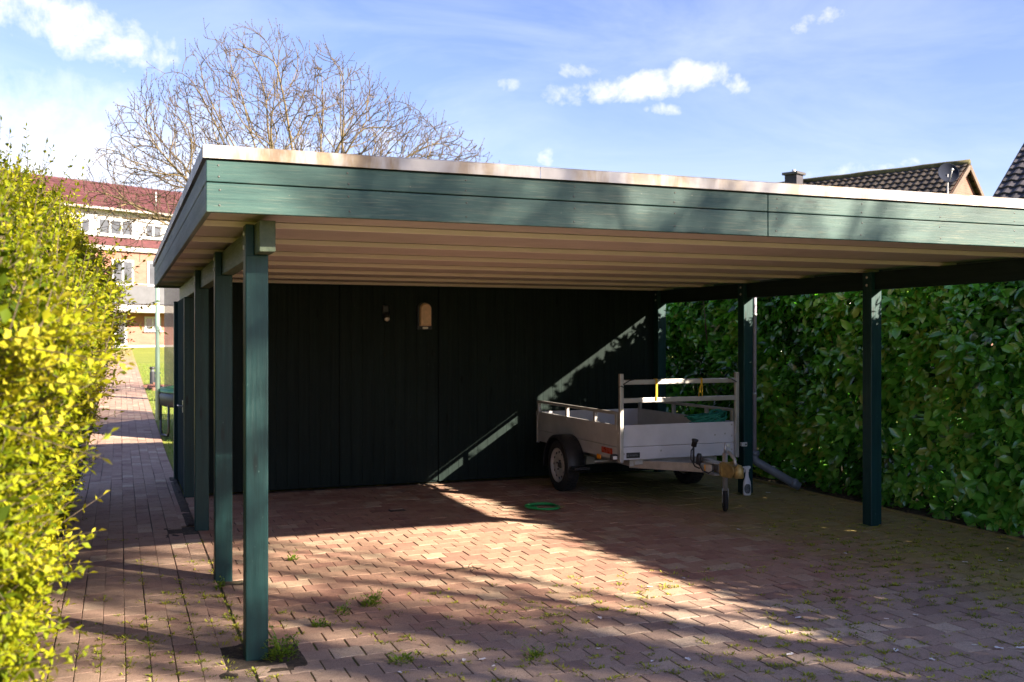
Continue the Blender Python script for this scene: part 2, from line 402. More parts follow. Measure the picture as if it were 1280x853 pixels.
# ------------------------------------------------------------------ mesh building
class MB:
    """collects shapes in world coordinates for ONE mesh object"""
    def __init__(s):
        s.v, s.f, s.r, s.sm = [], [], [], []
    def add(s, vs, fs, rnd=0.5, smooth=False):
        o = len(s.v)
        s.v.extend([tuple(p) for p in vs]); s.f.extend([tuple(i + o for i in f) for f in fs])
        s.r.extend([rnd] * len(vs)); s.sm.extend([smooth] * len(fs))
    def box(s, x0, x1, y0, y1, z0, z1, bev=0.0, rnd=0.5, rot=None):
        """bevelled box"""
        b = min(bev, 0.45 * min(x1 - x0, y1 - y0, z1 - z0))
        if b <= 0:
            vs = [V(x, y, z) for x in (x0, x1) for y in (y0, y1) for z in (z0, z1)]
            fs = [(0, 1, 3, 2), (4, 6, 7, 5), (0, 4, 5, 1), (2, 3, 7, 6), (0, 2, 6, 4), (1, 5, 7, 3)]
        else:
            bm = bmesh.new()
            bmesh.ops.create_cube(bm, size=1)
            for q in bm.verts:
                q.co = V((x0 + x1) / 2 + q.co.x * (x1 - x0), (y0 + y1) / 2 + q.co.y * (y1 - y0), (z0 + z1) / 2 + q.co.z * (z1 - z0))
            bmesh.ops.bevel(bm, geom=bm.edges[:], offset=b, segments=2, profile=0.5, affect='EDGES')
            bm.verts.index_update()
            vs = [q.co.copy() for q in bm.verts]; fs = [[q.index for q in f.verts] for f in bm.faces]
            bm.free()
        if rot is not None:
            c = V((x0 + x1) / 2, (y0 + y1) / 2, (z0 + z1) / 2)
            vs = [c + rot @ (p - c) for p in vs]
        s.add(vs, fs, rnd)
    def bar(s, a, b, w, h, up=V(0, 0, 1), bev=0.0, rnd=0.5):
        """square bar from a to b, w across, h along up"""
        a, b = Vector(a), Vector(b)
        d = (b - a); L = d.length; d.normalize()
        side = d.cross(up)
        if side.length < 1e-4: side = d.cross(V(1, 0, 0))
        side.normalize(); u = side.cross(d)
        o = MB(); o.box(-w / 2, w / 2, 0, L, -h / 2, h / 2, bev)
        s.add([a + side * p[0] + d * p[1] + u * p[2] for p in o.v], o.f, rnd)
    def tube(s, pts, rad, n=10, rnd=0.5, cap=True, closed=False):
        pts = [Vector(p) for p in pts]
        m = len(pts)
        rs = rad if isinstance(rad, (list, tuple)) else [rad] * m
        vs, fs = [], []
        ref = None
        for i, p in enumerate(pts):
            if closed: t = pts[(i + 1) % m] - pts[i - 1]
            else: t = pts[min(i + 1, m - 1)] - pts[max(i - 1, 0)]
            t = t.normalized() if t.length > 1e-9 else V(0, 0, 1)
            if ref is None:
                ref = t.cross(V(0, 0, 1))
                if ref.length < 1e-3: ref = t.cross(V(1, 0, 0))
            a = ref - t * ref.dot(t)
            if a.length < 1e-6: a = t.orthogonal()
            a.normalize(); ref = a
            b = t.cross(a)
            for k in range(n):
                q = 2 * pi * k / n
                vs.append(p + (a * cos(q) + b * sin(q)) * rs[i])
        rng = m if closed else m - 1
        for i in range(rng):
            j = (i + 1) % m
            for k in range(n):
                fs.append((i * n + k, i * n + (k + 1) % n, j * n + (k + 1) % n, j * n + k))
        if cap and not closed:
            fs.append(tuple(range(n - 1, -1, -1))); fs.append(tuple((m - 1) * n + k for k in range(n)))
        s.add(vs, fs, rnd, True)
    def lathe(s, prof, c, axis=V(0, 0, 1), n=24, rnd=0.5, arc=(0, 2 * pi)):
        """prof: (radius, along-axis)"""
        axis = Vector(axis).normalized(); a = axis.orthogonal().normalized(); b = axis.cross(a); c = Vector(c)
        full = abs(arc[1] - arc[0] - 2 * pi) < 1e-6
        N = n if full else n + 1
        vs, fs = [], []
        for r, h in prof:
            for k in range(N):
                q = arc[0] + (arc[1] - arc[0]) * k / n
                vs.append(c + axis * h + (a * cos(q) + b * sin(q)) * r)
        for i in range(len(prof) - 1):
            for k in range(n):
                k2 = (k + 1) % N
                fs.append((i * N + k, i * N + k2, (i + 1) * N + k2, (i + 1) * N + k))
        s.add(vs, fs, rnd, True)
    def prism(s, poly, y0, y1, fn, rnd=0.5):
        """poly of 2-D points extruded from y0 to y1; fn(px, y, pz) -> world"""
        n = len(poly)
        vs = [fn(p[0], y0, p[1]) for p in poly] + [fn(p[0], y1, p[1]) for p in poly]
        fs = [tuple(range(n)), tuple(range(2 * n - 1, n - 1, -1))]
        fs += [(i, i + n, (i + 1) % n + n, (i + 1) % n) for i in range(n)]
        s.add(vs, fs, rnd)
    def build(s, name, mat, parent=None, recalc=True, loc=None):
        me = bpy.data.meshes.new(name)
        off = V(0, 0, 0)
        if loc is not None: off = Vector(loc)
        elif parent is not None: off = parent_off(parent)
        me.from_pydata([(p[0] - off.x, p[1] - off.y, p[2] - off.z) for p in s.v], [], s.f)
        at = me.attributes.new('rnd', 'FLOAT', 'POINT')
        at.data.foreach_set('value', s.r)
        me.polygons.foreach_set('use_smooth', s.sm)
        if recalc:
            bm = bmesh.new(); bm.from_mesh(me)
            bmesh.ops.recalc_face_normals(bm, faces=bm.faces[:])
            bm.to_mesh(me); bm.free()
        me.materials.append(M[mat] if isinstance(mat, str) else mat)
        o = bpy.data.objects.new(name, me); C.objects.link(o)
        if parent is not None: o.parent = parent
        elif loc is not None: o.location = loc
        return o

def parent_off(p):
    o = V(0, 0, 0)
    while p is not None:
        o += p.location; p = p.parent
    return o

def tag(o, label, cat, group=None):
    o['label'] = label; o['category'] = cat
    if group: o['group'] = group
    return o
def thing(name, label, cat, loc=(0, 0, 0), group=None):
    o = bpy.data.objects.new(name, None); C.objects.link(o)
    o.empty_display_size = 0.2
    o.location = loc
    return tag(o, label, cat, group)
def struct(o):
    o['kind'] = 'structure'; return o
def stuff(o, label=None, cat=None):
    o['kind'] = 'stuff'
    if label: o['label'] = label; o['category'] = cat
    return o

# leaf shapes -------------------------------------------------
def leaf8(mb, p, d, n, L, W, curl, rnd):
    """folded glossy leaf: 8 verts"""
    s = d.cross(n)
    if s.length < 1e-4: s = d.orthogonal()
    s.normalize(); n = s.cross(d).normalized()
    def at(t, w, h): return p + d * (L * t) + s * (W * w) + n * (h - curl * L * t * t)
    up = 0.18 * W
    vs = [at(0, 0, 0), at(.32, -.46, up), at(.32, 0, 0), at(.32, .46, up), at(.68, -.44, up), at(.68, 0, 0), at(.68, .44, up), at(1, 0, 0)]
    fs = [(0, 2, 1), (0, 3, 2), (1, 2, 5, 4), (2, 3, 6, 5), (4, 5, 7), (5, 6, 7)]
    mb.add(vs, fs, rnd, True)
def leaf4(mb, p, d, n, L, W, rnd):
    s = d.cross(n)
    if s.length < 1e-4: s = d.orthogonal()
    s.normalize(); n = s.cross(d).normalized()
    vs = [p, p + d * (L * .5) - s * (W * .5) + n * (W * .15), p + d * (L * .45) , p + d * (L * .5) + s * (W * .5) + n * (W * .15), p + d * L - n * (L * .08)]
    mb.add(vs, [(0, 2, 1), (0, 3, 2), (1, 2, 4), (2, 3, 4)], rnd, True)
def rdir():
    while True:
        v = V(U(-1, 1), U(-1, 1), U(-1, 1))
        if 0.05 < v.length < 1: return v.normalized()
def fbm(x, y, z, s=1.0):
    return mnoise.fractal(V(x * s, y * s, z * s), 1.0, 2.0, 4)

# ------------------------------------------------------------------ camera
TH = radians(21.25)
cam_d = bpy.data.cameras.new('camera'); cam = bpy.data.objects.new('camera', cam_d); C.objects.link(cam)
bpy.context.scene.camera = cam
cam.location = (0, 0, 1.65)
cam.rotation_euler = (radians(90), 0, -TH)
cam_d.sensor_width = 36; cam_d.lens = 36 * 1260 / 1280
cam_d.shift_y = -(426.5 - 423) / 1280
cam_d.clip_end = 3000
cam_d.dof.use_dof = True; cam_d.dof.focus_distance = 7.6; cam_d.dof.aperture_fstop = 4.0

# ------------------------------------------------------------------ light and sky
SUN = V(1.49, -1.60, 1.0).normalized()
SEL = math.asin(SUN.z); SAZ = math.atan2(SUN.x, SUN.y)
sd = bpy.data.lights.new('sun', 'SUN'); so = bpy.data.objects.new('sun', sd); C.objects.link(so)
sd.energy = 5.0; sd.angle = radians(0.53); sd.color = (1.0, 0.87, 0.70)
so.rotation_euler = (-SUN).to_track_quat('-Z', 'Y').to_euler()
so.location = SUN * 50

w = bpy.data.worlds.new('World'); bpy.context.scene.world = w; w.use_nodes = True
nt = w.node_tree
bg = nt.nodes['Background']
sky = nt.nodes.new('ShaderNodeTexSky'); sky.sky_type = 'NISHITA'; sky.sun_disc = False
sky.sun_elevation = SEL; sky.sun_rotation = SAZ; sky.air_density = 1.0; sky.dust_density = 0.6; sky.ozone_density = 1.6
bg.inputs[1].default_value = 0.068
tc = nt.nodes.new('ShaderNodeTexCoord')
sx = nt.nodes.new('ShaderNodeSeparateXYZ'); nt.links.new(tc.outputs['Generated'], sx.inputs[0])
az = mth(nt, 'ARCTAN2', sx.outputs[0], sx.outputs[1]); el = mth(nt, 'ARCSINE', sx.outputs[2])
cn = noise(nt, tc.outputs['Generated'], 17, 10, 0.66, 0.5)
cn2 = noise(nt, tc.outputs['Generated'], 45, 6, 0.6, 0.2)
cnn = mth(nt, 'ADD', mth(nt, 'MULTIPLY', mth(nt, 'SUBTRACT', cn, 0.5), 3.6), mth(nt, 'MULTIPLY', mth(nt, 'SUBTRACT', cn2, 0.5), 2.4))
def blob(a0, e0, wa, we, tilt=0.0, gain=1.0):
    """fluffy patch of cloud round a compass direction and height (degrees)"""
    da = mth(nt, 'MULTIPLY', mth(nt, 'SUBTRACT', az, radians(a0)), 1 / radians(wa))
    de = mth(nt, 'SUBTRACT', el, radians(e0))
    de = mth(nt, 'SUBTRACT', de, mth(nt, 'MULTIPLY', mth(nt, 'SUBTRACT', az, radians(a0)), tilt))
    de = mth(nt, 'MULTIPLY', de, 1 / radians(we))
    q = mth(nt, 'ADD', mth(nt, 'MULTIPLY', da, da), mth(nt, 'MULTIPLY', de, de))
    return mth(nt, 'MULTIPLY', mth(nt, 'SUBTRACT', 1.0, q), gain)
def pdir(x, y):     # compass direction and height of a cloud as read from the photograph, in degrees
    return math.degrees(TH + math.atan((x - 640) / 1260)), math.degrees(math.atan((423 - y) / sqrt(1260 ** 2 + (x - 640) ** 2)))
CL = []
for (x, y, hw, hh, tilt, g) in ((795, 110, 62, 17, .05, .85), (868, 97, 44, 20, .15, .9), (832, 137, 24, 7, -.1, .6), (918, 103, 17, 12, -.3, .55), (722, 88, 27, 10, .05, .6),
                                (634, 107, 15, 10, .2, .55), (714, 117, 30, 12, 0, .25), (680, 200, 12, 12, 0, .35), (90, 35, 120, 36, -.2, 1.0), (165, 62, 70, 14, -.2, .6), (30, 10, 90, 26, 0, .9),
                                (1030, 22, 26, 8, .3, .25), (1045, 216, 70, 7, .1, .25), (400, 175, 60, 22, 0, .5), (475, 165, 40, 16, 0, .35), (60, 200, 90, 40, 0, .5)):
    az_, el_ = pdir(x, y)
    CL.append((az_, el_, hw * .0455, hh * .0455, tilt, g))
mask = None
for c_ in CL:
    bl = blob(*c_)
    bl = mth(nt, 'MINIMUM', bl, 0.8)
    mask = bl if mask is None else mth(nt, 'MAXIMUM', mask, bl)
mask = mth(nt, 'ADD', mask, cnn)
mask = ramp(nt, mth(nt, 'MULTIPLY', mask, 0.5), [(0.0, 0.0), (0.25, 0.28), (0.75, 0.95)])
# thin veil low over the left half
veil = blob(-6, 6.5, 24, 7.5)
veil = mth(nt, 'ADD', veil, mth(nt, 'MULTIPLY', cnn, 0.35))
veil = ramp(nt, veil, [(0.0, 0.0), (0.9, 0.62)])
thin = ramp(nt, noise(nt, objco(nt, (1, 1, 3.5), 'Generated'), 3.2, 6, 0.6, 0.6), [(0.42, 0.0), (0.75, 0.24)])
skyc = mixc(nt, 1.0, sky.outputs[0], (0.66, 0.62, 0.80), 'MULTIPLY')
col = mixc(nt, thin, skyc, (4.2, 4.4, 5.0))
col = mixc(nt, veil, col, (4.4, 4.4, 4.7))
col = mixc(nt, mask, col, (5.0, 4.75, 4.8))
nt.links.new(col, bg.inputs[0])

vs = bpy.context.scene.view_settings
vs.view_transform = 'Standard'; vs.look = 'None'; vs.gamma = 1.0; vs.exposure = 2.28
vs.use_curve_mapping = False
cy = bpy.context.scene.cycles
cy.max_bounces = 10; cy.diffuse_bounces = 6; cy.transparent_max_bounces = 16
cy.use_denoising = True; cy.sample_clamp_indirect = 6.0
cy.caustics_reflective = False; cy.caustics_refractive = False

# ------------------------------------------------------------------ ground
def gz(y): return max(0.0, (y - 15.0)) * 0.0223
def ground_sheet():
    mb = MB()
    xs = [-400, -150, -60, -30, -15, -8, -4, -2, -0.42, 0.64, 2, 4, 8, 15, 30, 60, 150, 400]
    ys = [-200, -60, -20, -8, -2, 2, 6, 10, 13, 15, 20, 26, 32, 40, 50, 60, 66, 80, 120, 200, 500]
    n = len(xs)
    vs_ = [(x, y, -0.03 + (gz(y) if y < 66 else gz(66))) for y in ys for x in xs]
    fs = [(j * n + i, j * n + i + 1, (j + 1) * n + i + 1, (j + 1) * n + i) for j in range(len(ys) - 1) for i in range(n - 1)]
    mb.add(vs_, fs)
    return struct(mb.build('ground', 'lawn'))
ground_sheet()

# bare earth under the hedges and in the pits round the posts
mb = MB()
def dirt(mb, x0, x1, y0, y1, z, st=0.12, amp=0.02):
    nx = max(2, int((x1 - x0) / st)); ny = max(2, int((y1 - y0) / st))
    vs_ = []
    for j in range(ny + 1):
        for i in range(nx + 1):
            x = x0 + (x1 - x0) * i / nx; y = y0 + (y1 - y0) * j / ny
            e = 0 if i in (0, nx) or j in (0, ny) else 1
            vs_.append((x, y, z + e * amp * (0.5 + fbm(x, y, 3.1, 4.0))))
    fs = [(j * (nx + 1) + i, j * (nx + 1) + i + 1, (j + 1) * (nx + 1) + i + 1, (j + 1) * (nx + 1) + i) for j in range(ny) for i in range(nx)]
    mb.add(vs_, fs, 0.5, True)
dirt(mb, 6.86, 9.0, -1, 13.0, -0.012, 0.09, 0.03)
dirt(mb, -2.4, -0.43, -1, 14.5, -0.012, 0.12, 0.02)
dirt(mb, .54, .622, 9.26, 12.6, .001, .016, .016)
dirt(mb, .36, .90, 5.05, 5.62, -.0075, .015, .009)
dirt(mb, .34, .86, 8.80, 9.24, -.0075, .015, .009)
dirt(mb, .48, .85, 6.90, 7.34, -.0075, .015, .009)
struct(mb.build('soil', 'soil'))

# joint bed under the pavers
mb = MB()
mb.add([(0.62, -3, -0.009), (6.85, -3, -0.009), (6.85, 11.1, -0.009), (0.62, 11.1, -0.009)], [(0, 1, 2, 3)])
n_ = 30
ys = [-3 + 18 * i / 6 for i in range(7)] + [15 + 46 * i / 10 for i in range(1, 11)]
vs_ = [(x, y, -0.009 + gz(y)) for y in ys for x in (-0.44, 0.62)]
mb.add(vs_, [(2 * i, 2 * i + 1, 2 * i + 3, 2 * i + 2) for i in range(len(ys) - 1)])
struct(mb.build('joint_sand', 'joint'))

POSTS_L = [5.37, 7.15, 9.10]
POSTS_R = [5.37, 7.20, 9.15]
def in_pit(x, y):
    for (cx, cy, wx, wy) in ((0.63, 5.33, .15, .16), (0.60, 9.10, .17, .14), (0.66, 7.12, .10, .10)):
        if abs(x - cx) < wx and abs(y - cy) < wy: return True
    for yy in POSTS_R:
        if abs(x - 6.24) < .085 and abs(y - yy) < .085: return True
    if abs(x - 2.50) < 0.085 and abs(y - 9.45) < .09: return True
    return False

def paver(mb, outline, z, tilt, bev, rnd):
    cx = sum(p[0] for p in outline) / len(outline); cy_ = sum(p[1] for p in outline) / len(outline)
    n = len(outline)
    def hz(x, y): return z + tilt[0] * (x - cx) + tilt[1] * (y - cy_)
    ring = [(p[0], p[1]) for p in outline]
    inn = [(cx + (p[0] - cx) * (1 - bev / 0.09), cy_ + (p[1] - cy_) * (1 - bev / 0.09)) for p in ring]
    vs_ = [(p[0], p[1], -0.02 + z) for p in ring] + [(p[0], p[1], hz(*p) - bev * 0.6) for p in ring] + [(p[0], p[1], hz(*p)) for p in inn]
    fs = []
    for i in range(n):
        j = (i + 1) % n
        fs.append((i, j, n + j, n + i)); fs.append((n + i, n + j, 2 * n + j, 2 * n + i))
    fs.append(tuple(range(2 * n, 3 * n)))
    mb.add(vs_, fs, rnd)

# bone-shaped interlocking pavers of the carport floor
JOINTS = []
def wave(u):            # -1 at stone centre, +1 at stone ends; u in stone lengths
    t = abs(((u + 0.5) % 1.0) - 0.5) * 2
    return -1 + 2 * sstep(0.28, 0.72, t)
mb = MB()
LX, PY = 0.168, 0.160
AMP, GAP = 0.0040, 0.0027
row = 0
y = -2.9
while y < 11.02:
    off = 0.5 * (row % 2) + U(-.10, .10)
    i0 = int((0.62 - 1) / LX)
    x = 0.62 + LX * 0.5 - off * LX
    while x < 6.84:
        xa, xb = max(x - LX / 2, 0.625), min(x + LX / 2, 6.84)
        if xb - xa > 0.03 and not in_pit(x, y):
            g = GAP * U(0.6, 1.5)
            pts = []
            mz = max(sstep(6.6, 5.2, y) * (.35 + .65 * sstep(1.2, 3.5, x)), sstep(4.4, 5.8, x) * sstep(8.9, 7.2, y))
            gr = GAP * (.5 + 1.1 * mz * U(.5, 1.3)); g *= 1 + .5 * mz
            ts = [0, .14, .36, .64, .86, 1]
            def yt(xx): return AMP * wave((xx - x) / LX)
            for t in ts:
                xx = xa + g + (xb - xa - 2 * g) * t
                pts.append((xx, max(-5, y - PY / 2 + gr - yt(xx) + U(-.0012, .0012))))
            for t in reversed(ts):
                xx = xa + g + (xb - xa - 2 * g) * t
                pts.append((xx, min(11.045, y + PY / 2 - gr + yt(xx) + U(-.0012, .0012))))
            # a slow drift of the laying, a little settlement
            dx = 0.012 * fbm(x, y, 0.7, 0.5); dy = 0.02 * fbm(x, y, 9.2, 0.4)
            pts = [(p[0] + dx * (0.62 < p[0] - .05 < 6.7), p[1] + dy * (p[1] < 10.8)) for p in pts]
            zz = 0.004 * fbm(x, y, 5.0, 0.7) + U(-.002, .002)
            # colour: batches of red and buff stones mixed
            c = 0.5 + 0.35 * fbm(x, y, 2.2, 1.1) + G(0, 0.27)
            paver(mb, pts, zz, (U(-.009, .009), U(-.009, .009)), 0.0022, max(0, min(1, c)))
            JOINTS.append((xa + dx, U(y - PY / 2, y + PY / 2) + dy)); JOINTS.append((U(xa, xb), y - PY / 2 + dy))
        x += LX
    row += 1
    y += PY
struct(mb.build('paving', 'paver', recalc=True))

# path of long pavers running away from the camera
mb = MB()
BW, BL = 0.118, 0.205
for c_ in range(9):
    x1 = 0.615 - c_ * BW; x0 = x1 - BW
    y = -2.8 + U(0, BL)
    while y < 60:
        L = BL if y < 24 else (BL * 2 if y < 36 else BL * 4)
        xc, yc = (x0 + x1) / 2, y + L / 2
        if not in_pit(xc, yc):
            g = GAP * U(.5, .85)
            wob = 0.006 * fbm(c_ * 2.0, y, 1, .6)
            pts = [(x0 + g + wob, y + g), (x1 - g + wob, y + g), (x1 - g + wob, y + L - g), (x0 + g + wob, y + L - g)]
            paver(mb, pts, gz(yc) + 0.003 * fbm(xc, yc, 4, .8) + U(-.0012, .0012), (U(-.01, .01), U(-.006, .006) + (0.0223 if yc > 15 else 0)), 0.0035, max(0, min(1, 0.5 + G(0, .22) + .3 * fbm(xc, yc, 8, 1))))
            if y < 14: JOINTS.append((x1 + wob, U(y, y + L))); JOINTS.append((x1 + wob, U(y, y + L)))
        y += L
struct(mb.build('path', 'paver'))

# kerb strip along the hedge bed
mb = MB()
y = -3
while y < 11.0:
    mb.box(6.852, 6.905, y + .004, y + .996 if y + 1 < 11.1 else 11.0, -0.15, 0.012 + U(-.004, .004), 0.006, R())
    y += 1.0
struct(mb.build('kerb', 'paver'))

# tufts of moss and grass in the joints
mb = MB()
random.seed(21)
for (x, y) in JOINTS + [(a + U(-.03, .03), b + U(-.004, .004)) for a, b in JOINTS if b < 6.9 or a > 4.4]:
    if y < 2.6 or y > 10.8: continue
    if x > 0.64:
        w_ = sstep(6.7, 5.2, y) * (0.34 + 0.66 * sstep(1.5, 4.0, x)) + 0.6 * sstep(4.6, 6.0, x) * sstep(8.6, 6.3, y)
    else:
        w_ = 0.45 * sstep(10.5, 5, y)
    w_ *= sstep(-0.4, 0.15, fbm(x, y, 6.6, 1.6)) * 1.5
    if R() > w_: continue
    big = R() < 0.16
    k = random.randint(10, 18) if big else random.randint(6, 11)
    rn = R()
    for _ in range(k):
        a = U(0, 2 * pi); sp_ = U(0, 0.045 if big else .028)
        p = V(x + cos(a) * sp_ * 1.3, y + sin(a) * sp_ * .8, -0.004)
        d = V(cos(a) * U(.3, 1.4), sin(a) * U(.3, 1.4), U(.5, 1.0)).normalized()
        leaf4(mb, p, d, V(0, 0, 1), U(.012, .026) * (1.4 if big else 1), U(.006, .012), max(0, min(1, rn + G(0, .2))))
stuff(mb.build('moss', 'moss', recalc=False), 'yellow green moss and small grass growing in the paving joints', 'moss')

# grass of the lawn behind the shed
mb = MB()
random.seed(5)
for _ in range(26000):
    y = 13.2 + 30 * R() ** 1.8; x = U(.66, 6) if R() < .75 else U(-3.2, -.5)
    p = V(x, y, gz(y) - .03); a = U(0, 6.28)
    leaf4(mb, p, V(cos(a) * .5, sin(a) * .5, 1).normalized(), V(cos(a), sin(a), 0), U(.04, .09), .012, R())
stuff(mb.build('lawn_grass', 'weed', recalc=False), 'short sunlit lawn grass beside the brick path behind the carport', 'grass')

# ------------------------------------------------------------------ carport
random.seed(11)
X0, X1, Y0, Y1 = 0.375, 6.44, 4.90, 12.55
cp = thing('carport', 'dark green timber carport with flat roof, open front and boarded shed wall at the back', 'carport', (3.4, 8.7, 0))
def post(x0, yc, mat='post'):
    mb = MB()
    y0, y1 = yc - .0575, yc + .0575
    mb.box(x0, x0 + .115, y0, y1, -0.02, 2.08, 0.006)
    mb.box(x0, x0 + .043, y0 + .001, y1 - .001, 2.075, 2.236, 0.004)
    o = mb.build('post', mat, cp)
    for dz in (2.12, 2.19):
        sh = MB(); sh.lathe([(0, -.006), (.011, -.006), (.013, -.002), (.013, 0)], (x0 - .001, yc, dz), V(1, 0, 0), 10)
        sh.build('bolt', 'steel', o)
    return o
for y_ in POSTS_L: post(0.60, y_)
for y_ in POSTS_R: post(6.18, y_)
post(6.18, 10.985)
def beam(x0, mat):
    mb = MB()
    mb.box(x0, x0 + .08, 5.12, 12.35, 2.081, 2.237, .004)
    return mb.build('beam', mat, cp)
beam(.645, 'beam'); beam(6.225, 'beam_shaded')
# ribbed roof sheet (its underside is the soffit)
mb = MB()
prof = []
y = Y0 + .03
ribs = [4.59 + .91 * i for i in range(1, 9)]
prof.append((y, 2.271))
for yr in ribs:
    if yr + .07 < Y1 - .03:
        m_ = MB(); m_.box(X0 + .03, X1 - .03, yr - .013, yr + .013, 2.2385, 2.269, .003); m_.build('lit_edge_strip', 'lit_edge_strip', cp)  # added strip that draws the bright line along each sheet edge
prof.append((Y1 - .03, 2.271))
n_ = len(prof)
vs_ = [(x, p[0], p[1]) for x in (X0 + .028, X1 - .028) for p in prof]
mb.add(vs_, [(i, i + 1, n_ + i + 1, n_ + i) for i in range(n_ - 1)])
mb.build('roof_sheet', 'soffit', cp)
mb = MB(); mb.box(X0 + .03, X1 - .03, Y0 + .03, Y1 - .03, 2.30, 2.50)
mb.build('roof_deck', 'lead', cp)
# fascia boards: two rows, front in two lengths
def board(x0, x1, y0, y1, z0, z1, mat):
    m_ = MB(); m_.box(x0, x1, y0, y1, z0, z1, .004)
    nf = len(m_.f)
    if mat == 'fascia':         # screw heads
        x = x0 + .06
        while x < x1 - .03:
            for f in (.24, .76): m_.lathe([(0, -.0015), (.0045, -.0015), (.0055, .001)], (x + U(-.006, .006), y0, z0 + (z1 - z0) * f), V(0, 1, 0), 8)
            x += .61
    o = m_.build('fascia_board', mat, cp)
    o.data.materials.append(M['chain'])
    for pl in o.data.polygons:
        if pl.index >= nf: pl.material_index = 1
    return o
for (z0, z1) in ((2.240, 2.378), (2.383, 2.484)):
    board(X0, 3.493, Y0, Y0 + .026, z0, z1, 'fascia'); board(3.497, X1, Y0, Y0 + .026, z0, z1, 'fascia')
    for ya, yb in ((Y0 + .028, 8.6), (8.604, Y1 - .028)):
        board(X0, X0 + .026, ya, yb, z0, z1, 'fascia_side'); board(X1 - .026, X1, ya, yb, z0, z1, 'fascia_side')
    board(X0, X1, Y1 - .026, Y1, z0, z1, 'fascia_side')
# backing strips behind the board gaps
for bx in ((X0 + .0265, X1 - .0265, Y0 + .0265, Y0 + .05), (X0 + .0265, X0 + .05, Y0 + .051, Y1 - .051), (X1 - .05, X1 - .0265, Y0 + .051, Y1 - .051)):
    mb = MB(); mb.box(*bx, 2.285, 2.49); mb.build('backing_strip', 'lead', cp)
# metal edge trim in lengths
def trim(a, b, nrm, mat='cap'):
    m_ = MB()
    a, b = V(*a), V(*b); d = (b - a).normalized()
    L = (b - a).length
    def q(s, o, z): return a + d * s + nrm * o + V(0, 0, z)
    pr = [(.014, 2.490), (.016, 2.490), (.017, 2.548), (.012, 2.553), (-.11, 2.556), (-.11, 2.553), (.010, 2.549), (.013, 2.545)]
    k = len(pr)
    nseg = 6
    vs_ = []
    for i in range(nseg + 1):
        s = L * i / nseg
        for (o, z) in pr: vs_.append(q(s, o, z + U(-.0015, .0015) * (0 < i < nseg)))
    fs = []
    for i in range(nseg):
        for j in range(k): fs.append((i * k + j, i * k + (j + 1) % k, (i + 1) * k + (j + 1) % k, (i + 1) * k + j))
    fs += [tuple(range(k)), tuple(nseg * k + j for j in reversed(range(k)))]
    m_.add(vs_, fs)
    return m_.build('edge_trim', mat, cp)
for xa, xb in ((X0 - .016, 2.058), (2.061, 4.06), (4.063, X1 + .016)): trim((xa, Y0, 0), (xb, Y0, 0), V(0, -1, 0))
for ya, yb in ((Y0 + .001, 7.0), (7.003, 9.8), (9.803, Y1)): 
    trim((X0, ya, 0), (X0, yb, 0), V(-1, 0, 0), 'cap_side'); trim((X1, ya, 0), (X1, yb, 0), V(1, 0, 0), 'cap_side')
trim((X0 - .016, Y1, 0), (X1 + .016, Y1, 0), V(0, 1, 0))

# shed: boarded front wall with a door leaf, side walls, back wall
def boarded(x0, x1, yf, z0, z1, wid, mb, skip=()):
    x = x0
    while x < x1 - .01:
        xe = min(x + wid, x1)
        mb.box(x + .0006, xe - .0006, yf + U(0, .001), yf + .022, z0, z1, .0016, R())
        x = xe
WY = 11.05
mb = MB()
boarded(.745, 2.25, WY, .015, 2.268, .118, mb)
boarded(3.40, 6.18, WY, .015, 2.268, .118, mb)
mb.box(.70, 6.24, WY + .024, WY + .06, .01, 2.266)
mb.build('front_wall', 'wall', cp)
mb = MB()
boarded(2.262, 3.388, WY + .002, .03, 2.262, .125, mb)
dr = mb.build('door', 'wall', cp)
mb = MB(); mb.box(.62, .745, 10.985, 11.048, -.02, 2.079, .005)
mb.build('corner_post', 'post', cp)
mb = MB()
y = 11.06
while y < 12.3:
    mb.box(.625, .65, y, min(y + .118, 12.32), .02, 2.078, .003); y += .12
mb.box(.652, .68, 11.11, 12.32, .02, 2.078)
sw = mb.build('side_wall', 'wall_side', cp)
mb = MB()
mb.tube([(.625, 11.25, .93), (.585, 11.25, .93), (.58, 11.25, .93), (.578, 11.37, .93)], .009, 8)
mb.box(.618, .624, 11.22, 11.28, .86, .99, .002)
mb.build('handle', 'steel', sw)
mb = MB(); mb.box(6.19, 6.215, 11.075, 12.32, .02, 2.079); mb.build('side_wall', 'wall_side', cp)
mb = MB(); mb.box(.63, 6.22, 12.322, 12.35, .02, 2.079); mb.build('rear_wall', 'wall', cp)
# rear-left post of the shed
mb = MB(); mb.box(.585, .70, 12.355, 12.46, -.02, 2.079, .006); mb.build('post', 'post', cp)

# downpipe beside the second right post
mb = MB()
mb.tube([(6.36, 9.16, 2.26), (6.36, 9.16, 2.1), (6.36, 9.16, .39)], .022, 12)
dp = mb.build('downpipe', 'pvc_lilac', cp)
for zz in (1.9, 1.05):
    mb = MB()
    mb.lathe([(.0225, -.015), (.028, -.015), (.028, .015), (.0225, .015)], (6.36, 9.16, zz), V(0, 0, 1), 12)
    mb.box(6.296, 6.336, 9.15, 9.17, zz - .008, zz + .008)
    mb.build('pipe_clip', 'steel', dp)
mb = MB()
mb.tube([(6.36, 9.16, .43), (6.36, 9.16, .37), (6.365, 9.158, .345), (6.385, 9.15, .32), (6.55, 9.08, .215), (6.80, 8.97, .055)], [.046, .046, .045, .045, .044, .044], 16)
mb.lathe([(.046, -.02), (.053, -.02), (.053, .03), (.046, .03)], (6.36, 9.16, .41), V(0, 0, 1), 16)
mb.lathe([(.044, -.02), (.051, -.02), (.051, .03), (.044, .03)], (6.74, 8.996, .095), V(.25, -.11, -.16), 16)
